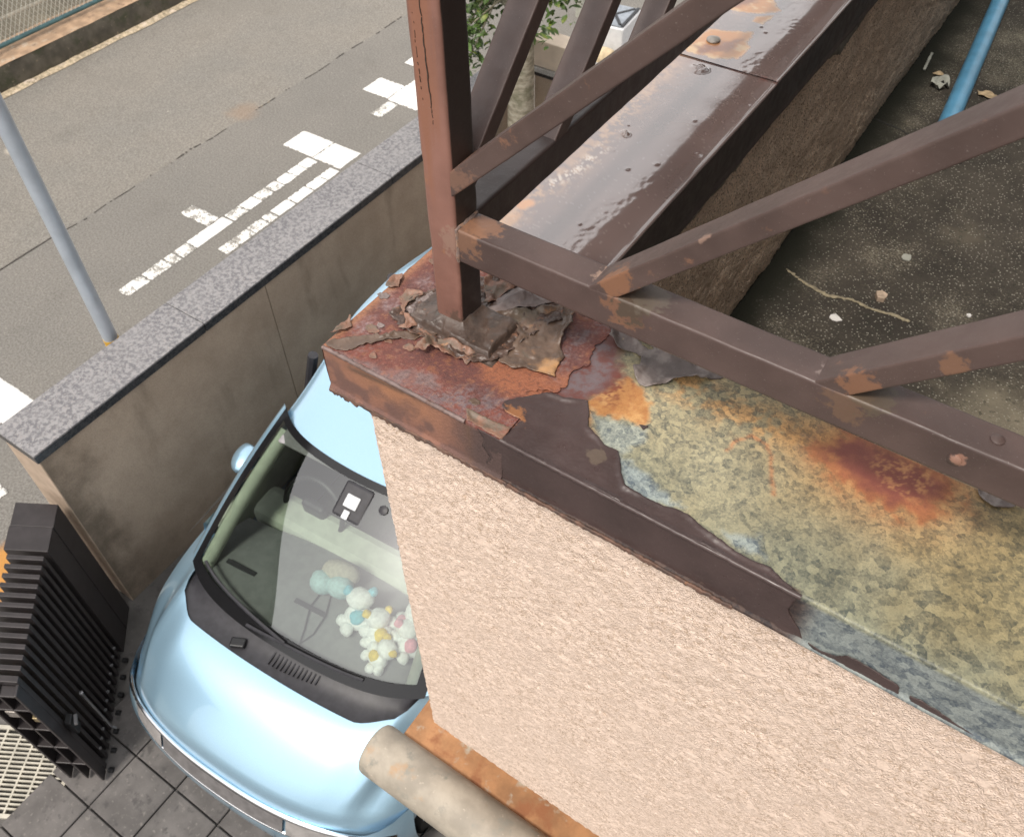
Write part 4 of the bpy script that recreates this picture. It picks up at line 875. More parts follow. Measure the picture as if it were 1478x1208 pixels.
# white road markings
def markmat(name, wear):
    b = NB(name)
    c = b.mix(b.mr(b.noise(30, 4), .3, .7), (.74, .73, .70), (.84, .83, .80))
    f = b.mr(b.math('ADD', b.math('MULTIPLY', b.noise(10, 5, .7), .6), b.math('MULTIPLY', b.noise(85, 3), .4)), wear, wear + .07)
    c = b.mix(f, c, (.26, .245, .22))
    return b.done(c, .8, 0, b.bump(b.noise(120, 3), .4, .004))
M['mark'] = markmat('white_road_paint', .60); M['mark_worn'] = markmat('worn_road_paint', .475)
def mark(x0, y0, x1, y1, mat='mark', seed=0):
    return film('road_marking', [(x0, y0), (x1, y0), (x1, y1), (x0, y1)], M[mat], road, lift=0, wr=0, thick=.003, step=.02, level=.002, seed=seed, jit=.006, fine=0)
mark(-5.29, 4.035, -4.91, 4.32, 'mark', 1); mark(-4.90, 4.03, -4.57, 4.32, 'mark', 2)
mark(-4.955, 2.52, -4.82, 2.93, 'mark', 3); mark(-5.30, 2.765, -4.965, 2.905, 'mark_worn', 4)
for k, (a, b_) in enumerate(((1.80, 2.02), (2.035, 2.25), (2.26, 2.36), (2.37, 2.51), (2.95, 3.12), (3.13, 3.28), (3.29, 3.44), (3.45, 3.56), (3.575, 3.72), (3.73, 3.86), (3.87, 4.0))):
    mark(-4.95, a, -4.825, b_, 'mark_worn' if k not in (8, 9, 10, 5) else 'mark', 10 + k)
for k, (a, b_) in enumerate(((2.60, 2.74), (2.75, 2.92), (2.935, 3.09), (3.10, 3.20), (3.215, 3.42), (3.435, 3.65), (3.66, 3.83), (3.84, 3.995))):
    mark(-4.66, a, -4.545, b_, 'mark_worn' if k < 4 else 'mark', 30 + k)
mark(-5.31, 5.22, -4.985, 5.50, 'mark', 41); mark(-4.975, 5.20, -4.58, 5.68, 'mark', 42); mark(-4.945, 4.91, -4.815, 5.185, 'mark_worn', 43)
mark(-5.29, 5.88, -4.9, 6.16, 'mark', 44); mark(-5.28, .45, -4.50, .70, 'mark', 45); mark(-4.62, .20, -4.52, .44, 'mark_worn', 46); mark(-4.485, .62, -4.44, .70, 'mark', 47)
mark(-4.30, .02, -3.98, .12, 'mark_worn', 48)
# leaf litter, grit on the road edge
M['sand'] = simple('pale_grit', (.44, .36, .25), .95, var=.35, scale=30, bump=.7, bscale=90, bdist=.01, layers=[((.62, .52, .42), 7, .52, .66), ((.17, .13, .09), 25, .55, .7)])
def grit():
    ys = np.arange(-1, 9, .03); us = np.linspace(0, 1, 9)
    Y, U = np.meshgrid(ys, us, indexing='ij')
    wdt = .04 + .10 * fbm(Y, Y * 0, scale=1.3, octs=4, seed=4)
    X = -8.405 + U * wdt * 1.3; Z = .002 + np.sin(U * math.pi) * (.012 + .05 * np.clip(fbm(Y, U, scale=7, octs=4, seed=6) - .35, 0, 1))
    o = mesh_np('roadside_grit', np.stack([X, Y, Z], -1).reshape(-1, 3), grid_faces(len(ys), len(us), True), M['sand']); tag(o, kind='stuff'); return o
grit()
# kerb wall beyond the road with fence on it
M['kerb'] = simple('shaded_mossy_concrete', (.085, .075, .058), .95, var=.3, scale=7, bump=.7, bscale=70, bdist=.008, layers=[((.05, .052, .03), 5, .48, .66), ((.24, .19, .14), 24, .60, .75)])  # base colour darkened for the kerb face's shade, plus moss mottling
M['kerbtop'] = simple('brown_kerb_top', (.40, .27, .175), .9, var=.25, scale=8, bump=.5, bscale=80, layers=[((.56, .47, .36), 6, .55, .68), ((.22, .14, .09), 12, .55, .7)])
kerb = empty('kerb_wall', (-8.55, 3, 0), 'low mossy concrete kerb wall with shade-darkened face along the far side of the road', 'kerb')
def kerbmesh():
    ys = np.arange(-12, 30, .06); p = [(-8.405, -.02), (-8.41, .1), (-8.42, .2), (-8.428, .235)]
    Y, K = np.meshgrid(ys, np.arange(4), indexing='ij'); p = np.array(p)
    X = p[K, 0] + (fbm(Y, p[K, 1], scale=6, octs=3, seed=1) - .5) * .02; Z = p[K, 1] + (K == 3) * (fbm(Y, Y * 0, scale=5, octs=3, seed=2) - .5) * .02
    mesh_np('kerb_face', np.stack([X, Y, Z], -1).reshape(-1, 3), grid_faces(len(ys), 4, True), M['kerb'], kerb)
    us = np.linspace(-8.425, -8.95, 9); Y, X = np.meshgrid(ys, us, indexing='ij'); Z = .236 + (fbm(X, Y, scale=5, octs=3, seed=3) - .5) * .02 - .02 * (X < -8.94)
    mesh_np('kerb_top', np.stack([X, Y, Z], -1).reshape(-1, 3), grid_faces(len(ys), 9, True), M['kerbtop'], kerb)
kerbmesh()
M['lot'] = simple('lot_ground', (.19, .165, .12), .95, var=.3, scale=1.5, layers=[((.36, .30, .20), .6, .55, .66), ((.14, .125, .09), 3, .5, .66)])
sheet('waste_ground', -40, -40, -8.93, 60, .21, M['lot'], 'structure')
fence = empty('mesh_fence', (-8.67, 3, .24), 'wire mesh fence with teal bottom rail standing on the far kerb wall', 'fence')
M['teal'] = simple('teal_paint', (.055, .125, .135), .5, var=.2, scale=8)
M['wire'] = simple('pale_wire', (.55, .53, .46), .5, .3, var=.1)
M['whiterail'] = simple('pale_rail', (.52, .47, .38), .5, var=.1)
MB().tube([(-8.67, -10, .30), (-8.67, 28, .30)], .024, 10).build('bottom_rail', M['teal'], fence, True)
MB().tube([(-8.67, -10, 1.35), (-8.67, 28, 1.35)], .024, 10).build('top_rail', M['teal'], fence, True)
MB().tube([(-8.69, -10, .53), (-8.69, 28, .53)], .018, 8).build('middle_rail', M['whiterail'], fence, True)
fp = MB().tube([(-8.67, -8, .22), (-8.67, -8, 1.37)], .025, 10).build('fence_post', M['teal'], fence, True)
for k in range(1, 18):
    if -8 + 2 * k in (4,): continue
    c = fp.copy(); COL.objects.link(c); c.location = fp.location + Vector((0, 2 * k, 0))
wm = MB()
for k in range(190):
    y = .5 + k * .055
    for s in (-1, 1): wm.tube([(-8.67 + .004 * s, y, .31), (-8.67 + .004 * s, y + s * .62, 1.34)], .0042, 3, False)
tag(wm.build('wire_mesh', M['wire'], fence), kind='stuff')

# veranda floor
def floor_mat():
    b = NB('mouldy_concrete')
    c = b.mix(b.mr(b.noise(5, 5, .6), .3, .7), (.036, .031, .026), (.068, .058, .047))
    c = b.mix(b.mr(b.noise(2.2, 4, .6), .58, .74, 0, .6), c, (.17, .145, .105))
    f = b.mr(b.math('ADD', b.math('MULTIPLY', b.noise(2.6, 4, .6), .6), b.math('MULTIPLY', b.noise(150, 3), .4)), .52, .66); c = b.mix(b.math('MULTIPLY', f, .5), c, (.30, .265, .20))
    c = b.mix(b.mr(b.vor(95, 'F1', 'Distance', .01, 60), .26, .16, 0, .75), c, (.34, .32, .27))
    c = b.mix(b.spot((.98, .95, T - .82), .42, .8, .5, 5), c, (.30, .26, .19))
    c = b.mix(b.mr(b.noise(60, 3), .56, .7, 0, .6), c, (.03, .03, .022))
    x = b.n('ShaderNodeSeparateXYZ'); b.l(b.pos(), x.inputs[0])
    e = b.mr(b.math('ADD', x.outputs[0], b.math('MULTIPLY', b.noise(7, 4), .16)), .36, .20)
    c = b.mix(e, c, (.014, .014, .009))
    return b.done(c, .92, 0, b.bump(b.noise(150, 4), .6, .004), spec=.25)
M['floor'] = floor_mat()
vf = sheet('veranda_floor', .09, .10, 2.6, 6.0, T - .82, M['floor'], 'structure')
MB().box((1.4, 3.05, T - 1.0), (2.7, 5.9, .34)).build('floor_slab', M['stucco_in'], vf)
M['filler'] = simple('pale_crack_filler', (.27, .23, .155), .9, var=.3, scale=60)
cl = [(.15, 1.43), (.22, 1.40), (.30, 1.385), (.37, 1.405), (.43, 1.395), (.50, 1.41), (.54, 1.405)]
film('crack_filler', cl + [(a, b - .010 - .004 * math.sin(i * 2)) for i, (a, b) in enumerate(cl[::-1])], M['filler'], vf, lift=0, wr=.002, thick=.002, step=.003, level=T - .82, seed=6, jit=.003)
cl = [(.10, 2.42), (.2, 2.40), (.33, 2.33), (.45, 2.30)]
M['black'] = simple('black_gap', (.015, .014, .012), .9)
film('floor_crack', cl + [(a, b - .009) for a, b in cl[::-1]], M['black'], vf, lift=0, wr=0, thick=.001, step=.003, level=T - .82, seed=7, jit=.003, fine=0)
# things lying on the veranda floor
def chip(name, ctr, r, h, mat, label, cat, seed, sq=1.0):
    rs_ = random.Random(seed); bm = MB(); n = 7
    lo = [(ctr[0] + r * math.cos(6.283 * k / n) * rs_.uniform(.65, 1.1) * sq, ctr[1] + r * math.sin(6.283 * k / n) * rs_.uniform(.65, 1.1), T - .82) for k in range(n)]
    bm.prism(lo, (0, 0, h)); o = bm.build(name, mat); bump_mesh(o, .002, 60, seed); return tag(o, label, cat)
M['tan'] = simple('tan_chip', (.42, .32, .24), .9, var=.25, scale=60); M['whitechip'] = simple('white_scrap', (.62, .60, .58), .7); M['greychip'] = simple('grey_chip', (.34, .34, .30), .8)
M['dryleaf'] = simple('dry_leaf', (.42, .31, .19), .8, var=.25, scale=60); M['reddirt'] = simple('red_dirt', (.16, .07, .05), .95, var=.3, scale=50)
chip('mortar_chip', (.438, 1.452), .022, .016, M['tan'], 'pinkish tan mortar chip lying above the pale crack on the veranda floor', 'chip', 1)
chip('paper_scrap', (.355, 1.296), .019, .003, M['whitechip'], 'small white scrap lying below the pale crack on the veranda floor', 'scrap', 2, 1.0)
chip('lichen_scrap', (.444, 1.683), .020, .004, M['greychip'], 'ragged pale grey scrap midway under the slanted bar on the veranda floor', 'scrap', 3)
chip('floor_chip', (.68, 1.52), .008, .004, M['whitechip'], 'tiny white chip on the bare veranda floor at far right', 'chip', 9)
film_l = film('dry_leaf', [(.365, 2.815), (.40, 2.835), (.455, 2.79), (.47, 2.765), (.42, 2.775), (.38, 2.785)], M['dryleaf'], None, base=.003, lift=.01, curl=.015, wr=.004, thick=.001, step=.004, level=T - .82, seed=12); tag(film_l, 'tan dry leaf beside the blue pipe on its open side', 'leaf')
film_l = film('plastic_scrap', [(.195, 2.80), (.225, 2.83), (.255, 2.82), (.27, 2.775), (.24, 2.735), (.20, 2.75)], M['greychip'], None, base=.003, lift=.02, curl=.012, wr=.006, thick=.001, step=.004, level=T - .82, seed=13, holes=[[(.21, 2.775), (.235, 2.80), (.25, 2.775), (.23, 2.755)]]); tag(film_l, 'crumpled translucent plastic scrap between side wall and blue pipe', 'scrap')
film_l = film('leaf_scrap', [(.18, 2.86), (.20, 2.89), (.225, 2.87), (.20, 2.845)], M['dryleaf'], None, base=.002, lift=.006, curl=.01, thick=.001, step=.003, level=T - .82, seed=14); tag(film_l, 'small curled leaf scrap near the side wall just above the plastic scrap', 'leaf')
film_l = film('thin_stick', [(.128, 3.02), (.137, 3.02), (.150, 2.87), (.140, 2.87)], M['greychip'], None, base=.002, lift=0, thick=.006, step=.003, level=T - .82, seed=15); tag(film_l, 'thin pale stick lying along the dark foot of the side wall', 'stick')
# blue pipe
M['blue'] = simple('blue_pipe', (.095, .285, .46), .38, var=.12, scale=14, layers=[((.26, .40, .50), 60, .66, .78)])
pp = MB(); a = Vector((.354, 2.30, T - .785)); d = Vector((-.0885, 1.14, 0)).normalized(); b_ = a + d * 3.4
pp.tube([a, b_], .0345, 20, False); pp.tube([b_, a], .029, 20, False)
pi_ = pp.build('blue_pipe', M['blue'], None, True); tag(pi_, 'sky blue plastic pipe lying on the dark veranda floor', 'pipe')

# ================================================================== house the veranda belongs to (behind and beside the camera)
house = empty('house', (3.4, 3, 0), 'brown sided house wall with low eave beside the veranda', 'house')
M['siding'] = simple('brown_siding', (.19, .145, .115), .8, var=.2, scale=5)
M['wallpink'] = simple('house_stucco', (.50, .36, .27), .9, var=.1, scale=5)
M['eave'] = simple('eave_board', (.075, .056, .046), .7, var=.2, scale=5)
MB().box((3.2, 2.8, 4.0), (2.6, 8.4, 8.0)).build('wall', M['siding'], house)
MB().box((3.2, 2.8, 8.1), (3.2, 9.0, .2)).build('roof', M['eave'], house)
# added unseen terrace roof; its beam makes the dark strip reflected in the coping
terr = empty('added_terrace_roof', (.4, 4.6, T + 2.0), 'added unseen terrace roof with dark beam for the coping reflection', 'roof')
MB().box((-1.015, 4.8, T + 2.08), (.22, 7.2, .14)).build('reflected_beam', M['eave'], terr)
pc = bpy.data.materials.new('clear_roof_panel'); pc.use_nodes = True; pt = pc.node_tree; pt.nodes.clear()
po = pt.nodes.new('ShaderNodeOutputMaterial'); ptb = pt.nodes.new('ShaderNodeBsdfTransparent'); ptb.inputs[0].default_value = (.86, .88, .88, 1); pt.links.new(ptb.outputs[0], po.inputs[0])
for k in range(8):
    MB().box((.47, 1.25 + k * 1.0, T + 2.12), (2.83, .05, .07)).build('rafter', M['eave'], terr)
    if k < 7: MB().box((.47, 1.75 + k * 1.0, T + 2.165), (2.83, .94, .006)).build('panel', pc, terr)
nb = empty('neighbour_house', (-13, -7, 0), 'grey neighbouring house across the road', 'house')
MB().box((-12.9, -7, 4.3), (6.9, 15, 8.6)).build('wall', simple('neighbour_wall', (.045, .043, .042), .8, var=.1, scale=1), nb)
MB().prism([(-16.8, -15.2, 8.6), (-9.0, -15.2, 8.6), (-12.9, -15.2, 10.4)], (0, 16.4, 0)).build('roof', simple('neighbour_roof', (.045, .045, .05), .6, var=.2, scale=3), nb)
for k in range(3): MB().box((1.895, 1.2 + k * 2.0, T + .35), (.03, 1.7, 2.0)).build('window', simple('window_dark%d' % k, (.02, .022, .025), .08), house)

# ================================================================== rusty canopy under the wall
can = empty('canopy', (.4, -.1, T - 1.66), 'rusty sheet metal canopy below the pink stucco wall', 'canopy')
M['canrust'] = simple('orange_rust_sheet', (.38, .19, .085), .7, var=.25, scale=14, bump=.3, bscale=180, layers=[((.30, .12, .05), 12, .52, .68), ((.42, .36, .28), 18, .56, .7)])
M['canpipe'] = simple('dull_galv_roll', (.34, .30, .245), .55, var=.2, scale=12, bump=.25, bscale=160, layers=[((.40, .24, .12), 9, .56, .74), ((.25, .235, .20), 20, .55, .7), ((.50, .44, .36), 70, .62, .74)])
MB().box((.5, .02, T - 1.652), (1.42, .40, .012)).build('sheet', M['canrust'], can)
def roll():
    c = Vector((-.262, -.245, T - 1.655)); r = .077
    prof = [(-.0, .0)] 
    o = MB().lathe([(.055, -.004), (.068, -.001), (.0745, .005), (.077, .015), (.077, 1.46)], c, 36, Vector((1, 0, 0))).build('rolled_edge', M['canpipe'], can, True)
    bump_mesh(o, .001, 20, 3)
roll()
MB().box((.5, -.183, T - 1.640), (1.40, .022, .010)).build('seam_strip', M['canpipe'], can)

# ================================================================== granite capped boundary wall
bw = empty('boundary_wall', (-2.83, 2.2, 0), 'brown rendered boundary wall with grey granite coping along the road', 'wall')
def wall_mat():
    b = NB('boundary_render')
    c = b.mix(b.mr(b.noise(3.5, 6, .62), .3, .72), (.40, .318, .245), (.50, .405, .318))
    c = b.mix(b.mr(b.noise(4, 5, .6, (1, 1, .25)), .56, .78, 0, .45), c, (.14, .115, .085))
    x = b.n('ShaderNodeSeparateXYZ'); b.l(b.pos(), x.inputs[0])
    # damp rises from the ground and at the free end of the wall
    f = b.mr(b.math('ADD', x.outputs[1], b.math('MULTIPLY', b.noise(6, 5, .65), .55)), .58, .28, 0, .7); c = b.mix(f, c, (.125, .10, .075))
    fz = b.mr(b.math('ADD', x.outputs[2], b.math('MULTIPLY', b.noise(5, 5, .65), .9)), .95, .30, 0, .55); c = b.mix(fz, c, (.16, .128, .097))
    c = b.mix(b.mr(b.noise(190, 3), .4, .66, 0, .5), c, b.mix(1.0, c, (.66, .66, .66), 'MULTIPLY'))
    return b.done(c, .93, 0, b.bump(b.noise(150, 4), .5, .004), spec=.2)
M['bwall'] = wall_mat()
M['bend'] = simple('pale_wall_end', (.46, .355, .27), .9, var=.12, scale=12, bump=.3, bscale=150)
def granite(name, c1, c2, c3, rough):
    b = NB(name)
    c = b.mix(b.mr(b.noise(42, 5, .75), .42, .58), c1, c2)
    c = b.mix(b.mr(b.vor(70, 'F1', 'Distance', .02, 50), .32, .10, 0, .75), c, c3)
    c = b.mix(b.mr(b.noise(6, 4), .4, .7, 0, .3), c, c2)
    return b.done(c, rough, 0, b.bump(b.noise(200, 3), .15, .002))
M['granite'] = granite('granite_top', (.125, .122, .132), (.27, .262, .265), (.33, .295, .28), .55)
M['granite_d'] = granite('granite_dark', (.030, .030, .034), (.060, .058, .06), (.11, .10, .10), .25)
ZB = T - 2.292
segs = [(.045, 1.55), (1.556, 4.355)]
for (a, b_) in segs:
    MB().box((-2.83, (a + b_) / 2, (ZB - .062) / 2 - .05), (.285, b_ - a, ZB - .062 + .1)).build('wall_panel', M['bwall'], bw)
MB().box((-2.83, .043, (ZB - .062) / 2 - .05), (.283, .006, ZB - .062 + .1)).build('wall_end', M['bend'], bw)
ed = [.030, 1.105, 2.705, 4.10]; ed2 = [1.101, 2.701, 4.096, 4.66]
for a, b_ in zip(ed, ed2):
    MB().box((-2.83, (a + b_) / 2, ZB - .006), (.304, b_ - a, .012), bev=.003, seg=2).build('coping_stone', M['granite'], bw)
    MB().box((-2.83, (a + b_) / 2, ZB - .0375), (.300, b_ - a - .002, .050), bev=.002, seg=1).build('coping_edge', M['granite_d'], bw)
# return wall with a rendered block on its end
rw = empty('return_wall', (-2.3, 4.5, 0), 'short granite capped return wall behind the tree trunk', 'wall')
MB().box((-2.22, 4.51, (ZB - .062) / 2 - .05), (.90, .29, ZB - .062 + .1)).build('wall_panel', M['bwall'], rw)
MB().box((-2.225, 4.508, ZB - .018), (.90, .310, .036), bev=.003).build('coping_stone', simple('sunlit_granite', (.48, .47, .45), .6, var=.25, scale=90), rw)  # sunlight on the front edge put into a paler granite colour
MB().box((-2.225, 4.508, ZB - .0505), (.896, .300, .028)).build('coping_edge', M['granite_d'], rw)  # dark strip standing in for the shadow gap below the stone
M['beige'] = simple('beige_render', (.72, .60, .48), .9, var=.08, scale=8, bump=.25, bscale=200)
o = MB().box((-2.50, 4.455, ZB + .105), (.42, .175, .20), bev=.006).build('beige_block', M['beige']); tag(o, 'beige rendered block standing on the granite capped return wall', 'block')

# ================================================================== sign pole
pole = empty('sign_pole', (-3.06, .77, 0), 'grey painted metal pole beside the boundary wall', 'pole')
M['polegrey'] = simple('pole_grey_paint', (.36, .40, .45), .35, var=.08, scale=10, coat=.3)
M['yellow'] = simple('yellow_band', (.62, .36, .04), .5)
MB().tube([(-3.06, .775, -.02), (-3.06, .775, 5.2)], .0385, 24).build('shaft', M['polegrey'], pole, True)
MB().tube([(-3.06, .775, T - 2.395), (-3.06, .775, T - 2.33)], .0405, 24).build('yellow_band', M['yellow'], pole, True)

# ================================================================== tree behind the railing
tree = empty('garden_tree', (-2.50, 3.9, 0), 'leafy green garden tree with pale mottled trunk by the boundary wall', 'tree')
b = NB('pale_bark')
c = b.mix(b.mr(b.noise(16, 5, .65, (1, 1, 2.2)), .35, .65), (.20, .175, .125), (.40, .365, .29)); c = b.mix(b.mr(b.noise(7, 4), .5, .7, 0, .7), c, (.115, .115, .065))
M['bark'] = b.done(c, .95, 0, b.bump(b.noise(60, 4), .7, .006))
M['leaf'] = simple('green_leaf', (.075, .135, .030), .42, var=.4, scale=9, layers=[((.19, .22, .045), 14, .52, .66), ((.03, .055, .018), 8, .54, .7), ((.22, .13, .05), 25, .72, .8)])
tr = MB()
trk = [(-2.50, 3.9, -.05), (-2.497, 3.9, .5), (-2.492, 3.9, 1.1), (-2.485, 3.905, 1.6), (-2.49, 3.92, 2.0), (-2.56, 3.95, 2.4), (-2.60, 4.0, 3.0), (-2.55, 4.02, 3.6)]
tr.tube(trk, [.115, .105, .098, .092, .080, .06, .045, .02], 16)
rs = random.Random(4); tips = []
for k in range(26):
    i = rs.choice((4, 4, 5, 5, 6, 6, 7)); p0 = Vector(trk[i]); a = rs.uniform(0, 6.283)
    d = Vector((math.cos(a) - .55, math.sin(a), rs.uniform(.1, .9))).normalized(); L = rs.uniform(.28, .60)
    p1 = p0 + d * L * .5 + Vector((0, 0, .03)); p2 = p0 + d * L + Vector((rs.uniform(-.1, .1), rs.uniform(-.1, .1), -.02))
    tr.tube([p0, p1, p2], [.016, .010, .004], 5); tips += [p1, p2, (p1 + p2) / 2]
# the low branch hanging towards the road
for q in ((-2.84, 3.82, 1.90), (-2.80, 3.75, 1.72), (-2.92, 3.95, 2.05), (-2.72, 3.70, 2.0), (-2.95, 3.8, 1.75), (-2.82, 3.9, 2.15)):
    tr.tube([(-2.50, 3.92, 2.02), ((-2.5 + q[0]) / 2, 3.88, 2.12), q], [.014, .009, .004], 5); tips += [Vector(q)] * 3
tips += [Vector((-2.33, 3.86, 2.0))] * 2
tr.build('trunk', M['bark'], tree, True, 80)
lv, lf = [], []
def leaf(p, s, rs):
    a = rs.uniform(0, 6.283); t = rs.uniform(-.9, .7)
    d = Vector((math.cos(a) * math.cos(t), math.sin(a) * math.cos(t), math.sin(t))); up = Vector((rs.uniform(-.6, .6), rs.uniform(-.6, .6), 1)).normalized()
    sd_ = d.cross(up).normalized(); n = sd_.cross(d)
    i = len(lv); L = s; W = s * .26
    for (u, v, h) in ((0, 0, 0), (.3, .8, .06), (.3, -.8, .06), (.65, .85, .02), (.65, -.85, .02), (1, 0, -.14), (.33, 0, -.03), (.66, 0, -.05)):
        lv.append(p + d * u * L + sd_ * v * W + n * h * L)
    lf.extend([(i, i + 1, i + 6), (i, i + 6, i + 2), (i + 1, i + 3, i + 7), (i + 1, i + 7, i + 6), (i + 6, i + 7, i + 2), (i + 2, i + 7, i + 4), (i + 3, i + 5, i + 7), (i + 7, i + 5, i + 4)])
for p in tips:
    for k in range(26):
        q = p + Vector((rs.gauss(0, .075), rs.gauss(0, .075), rs.gauss(0, .06)))
        leaf(q, rs.uniform(.045, .085), rs)
me = bpy.data.meshes.new('crown'); me.from_pydata([tuple(v) for v in lv], [], lf); me.update(); link('crown', me, M['leaf'], tree)

# ================================================================== things beyond the return wall
cr = empty('white_crate', (-3.62, 7.42, 0), 'white crate with dark grey cross braced lid on the roadside', 'crate', rz=.1, local=True)
M['whiteplastic'] = simple('white_plastic', (.74, .75, .77), .45, var=.06); M['darklid'] = simple('grey_lid', (.26, .29, .33), .5)
MB().box((0, 0, .16), (.40, .50, .32), bev=.015).build('tub', M['whiteplastic'], cr)
MB().box((0, 0, .330), (.36, .46, .014), bev=.004).build('lid', M['darklid'], cr)
M['lidgrey'] = simple('black_brace', (.02, .022, .026), .5)
for s in (-1, 1): MB().box((0, 0, .3415 + .002 * s), (.03, .50, .010), Matrix.Rotation(s * .62, 3, 'Z')).build('brace', M['lidgrey'], cr)
for s in (-1, 1): MB().box((.175 * s, 0, .343), (.03, .46, .012)).build('rim', M['lidgrey'], cr)
st = empty('garden_stone', (-3.50, 7.02, 0), 'small cream stone on the roadside in front of the white crate', 'stone', local=True)
rk = bmesh.new(); bmesh.ops.create_icosphere(rk, subdivisions=3, radius=.11); me = bpy.data.meshes.new('rock'); rk.to_mesh(me); rk.free()
o = link('rock', me, simple('cream_stone', (.62, .50, .33), .9, var=.2, scale=12), st, True); o.location = (0, 0, .06); bump_mesh(o, .03, 8, 2)
pp2 = MB().tube([(-4.27, 7.8, -.02), (-4.27, 7.8, 2.2)], .05, 16).build('pale_post', simple('pale_post_paint', (.42, .42, .36), .6, var=.1), None, True); tag(pp2, 'pale thin post standing on the road edge behind the railing', 'post')
# ================================================================== folding gate
gate = empty('folding_gate', (-2.3, -.35, 0), 'black folded accordion gate leaning out from the boundary wall end', 'gate')
M['gblack'] = simple('black_aluminium', (.034, .029, .030), .38, .1, var=.15, scale=20)
M['gblack2'] = simple('black_gate_side', (.012, .012, .013), .5, var=.2, scale=20)
M['bolt'] = simple('gate_bolt', (.30, .30, .31), .35, .7)
R3 = Vector((.691, -.723, 0)); F3 = Vector((-.867, -.498, 0))
ROT = Matrix((( R3.x, F3.x, 0), (R3.y, F3.y, 0), (0, 0, 1)))
def gbox(name, o, lr, lf, z0, z1, mat, parent=gate, bev=.003):
    """box starting at o (top view), lr along the row, lf along the slat depth"""
    o = Vector((o[0], o[1], 0)); P = [o, o + R3 * lr, o + R3 * lr + F3 * lf, o + F3 * lf]
    mb = MB(); mb.prism([(p.x, p.y, z0) for p in P], (0, 0, z1 - z0))
    if bev: bmesh.ops.bevel(mb.bm, geom=list(mb.bm.edges), offset=bev, segments=2, affect='EDGES', profile=.5)
    return mb.build(name, mat, parent)
A = Vector((-2.668, .0, 0))
gbox('gate_post', A, .138, .22, 0, 1.062, M['gblack'])
gbox('gate_post', A + R3 * .142, .138, .22, 0, 1.068, M['gblack'])
S0 = Vector((-2.449, -.2245, 0)) + R3 * .010
sl = gbox('slat', S0, .024, .182, .04, 1.10, M['gblack'])
bo = MB().lathe([(.009, 0), (.009, .006), (.004, .009)], (S0 + R3 * .012 - F3 * .001) + Vector((0, 0, .16)), 10, -F3).build('bolt', M['bolt'], sl, True)
tp = MB().lathe([(.007, 0), (.007, .010), (.003, .012)], (S0 + R3 * .033 + F3 * .08) + Vector((0, 0, 1.02)), 8, R3).build('pivot', simple('rusty_pivot', (.45, .22, .10), .7), sl, True)
for k in range(1, 12):
    c = copy_tree(sl, gate); c.location = sl.location + R3 * (.0495 * k)
# end stile: hollow channel with ribs
E0 = S0 + R3 * (.0495 * 12)
gbox('end_stile', E0, .030, .19, .04, 1.105, M['gblack'])
gbox('end_stile', E0 + R3 * .030 + F3 * .0, .055, .014, .04, 1.09, M['gblack'])
gbox('end_stile', E0 + R3 * .030 + F3 * .172, .055, .014, .04, 1.09, M['gblack'])
gbox('end_stile', E0 + R3 * .030 + F3 * .084, .050, .012, .04, 1.08, M['gblack'])
for z in (1.07, .92, .70, .48, .26):
    gbox('end_rib', E0 + R3 * .031 + F3 * .014, .050, .157, z - .012, z, M['gblack'])
gbox('latch', E0 + R3 * .038 + F3 * .10, .03, .06, .80, .86, M['steel'])
gbox('latch', E0 + R3 * .038 + F3 * .03, .03, .03, .76, .80, simple('brass_latch', (.35, .28, .16), .4, .6))
# bottom track feet
for k in range(7):
    MB().tube([(S0 + R3 * (.02 + .1 * k) - F3 * .010) + Vector((0, 0, .028)), (S0 + R3 * (.02 + .1 * k) - F3 * .035) + Vector((0, 0, .028))], .014, 10).build('caster', M['gblack2'], gate, True)
# drop rod and handle on the near side
p0 = Vector((-2.215, -.535, .0))
q = S0 + R3 * .42 - F3 * .022
MB().tube([q + Vector((0, 0, .52)), q + Vector((0, 0, .10)), q - F3 * .02 + Vector((0, 0, .08))], .006, 8).build('drop_rod', M['bolt'], gate, True)
MB().lathe([(.010, 0), (.010, .012), (.004, .014)], q + Vector((0, 0, .515)), 10).build('rod_knob', M['bolt'], gate, True)
q2 = S0 + R3 * .56 - F3 * .006
gbox('handle', q2, .05, -.03, .50, .62, M['gblack2']); MB().box(q2 + R3 * .02 - F3 * .045 + Vector((0, 0, .60)), (.05, .014, .014), Matrix.Rotation(-.6, 3, 'Z')).build('handle_lever', M['bolt'], gate)

# ---------------------------------------------------------------- drain grating and paving
gr = empty('drain_grate', (-2.45, -.97, .012), 'cream painted steel drain grating beside the folded black gate', 'grate', rz=math.atan2(F3.y, F3.x) + math.pi, local=True)
M['cream'] = simple('cream_steel', (.47, .44, .37), .6, var=.15, scale=14, layers=[((.30, .25, .18), 9, .60, .72)])
pit = MB().box((0, 0, -.011), (.64, .44, .004)).build('pit', M['black'], gr)
for s in (-1, 1):
    MB().box((0, .215 * s, -.002), (.66, .02, .022)).build('frame', M['cream'], gr); MB().box((.32 * s, 0, -.002), (.02, .41, .022)).build('frame', M['cream'], gr)
gb = MB().box((0, -.18, -.002), (.62, .008, .020)).build('grate_bar', M['cream'], gr)
for k in range(1, 17):
    c = gb.copy(); COL.objects.link(c); c.location = gb.location + Vector((0, .0225 * k, 0))
gc = MB().box((-.25, 0, -.003), (.010, .41, .018)).build('cross_bar', M['cream'], gr)
for k in range(1, 7):
    c = gc.copy(); COL.objects.link(c); c.location = gc.location + Vector((.082 * k, 0, 0))
M['paver'] = simple('dark_paver', (.125, .115, .110), .85, var=.22, scale=7, bump=.4, bscale=140, layers=[((.20, .185, .17), 40, .56, .72), ((.075, .07, .068), 18, .54, .7)])
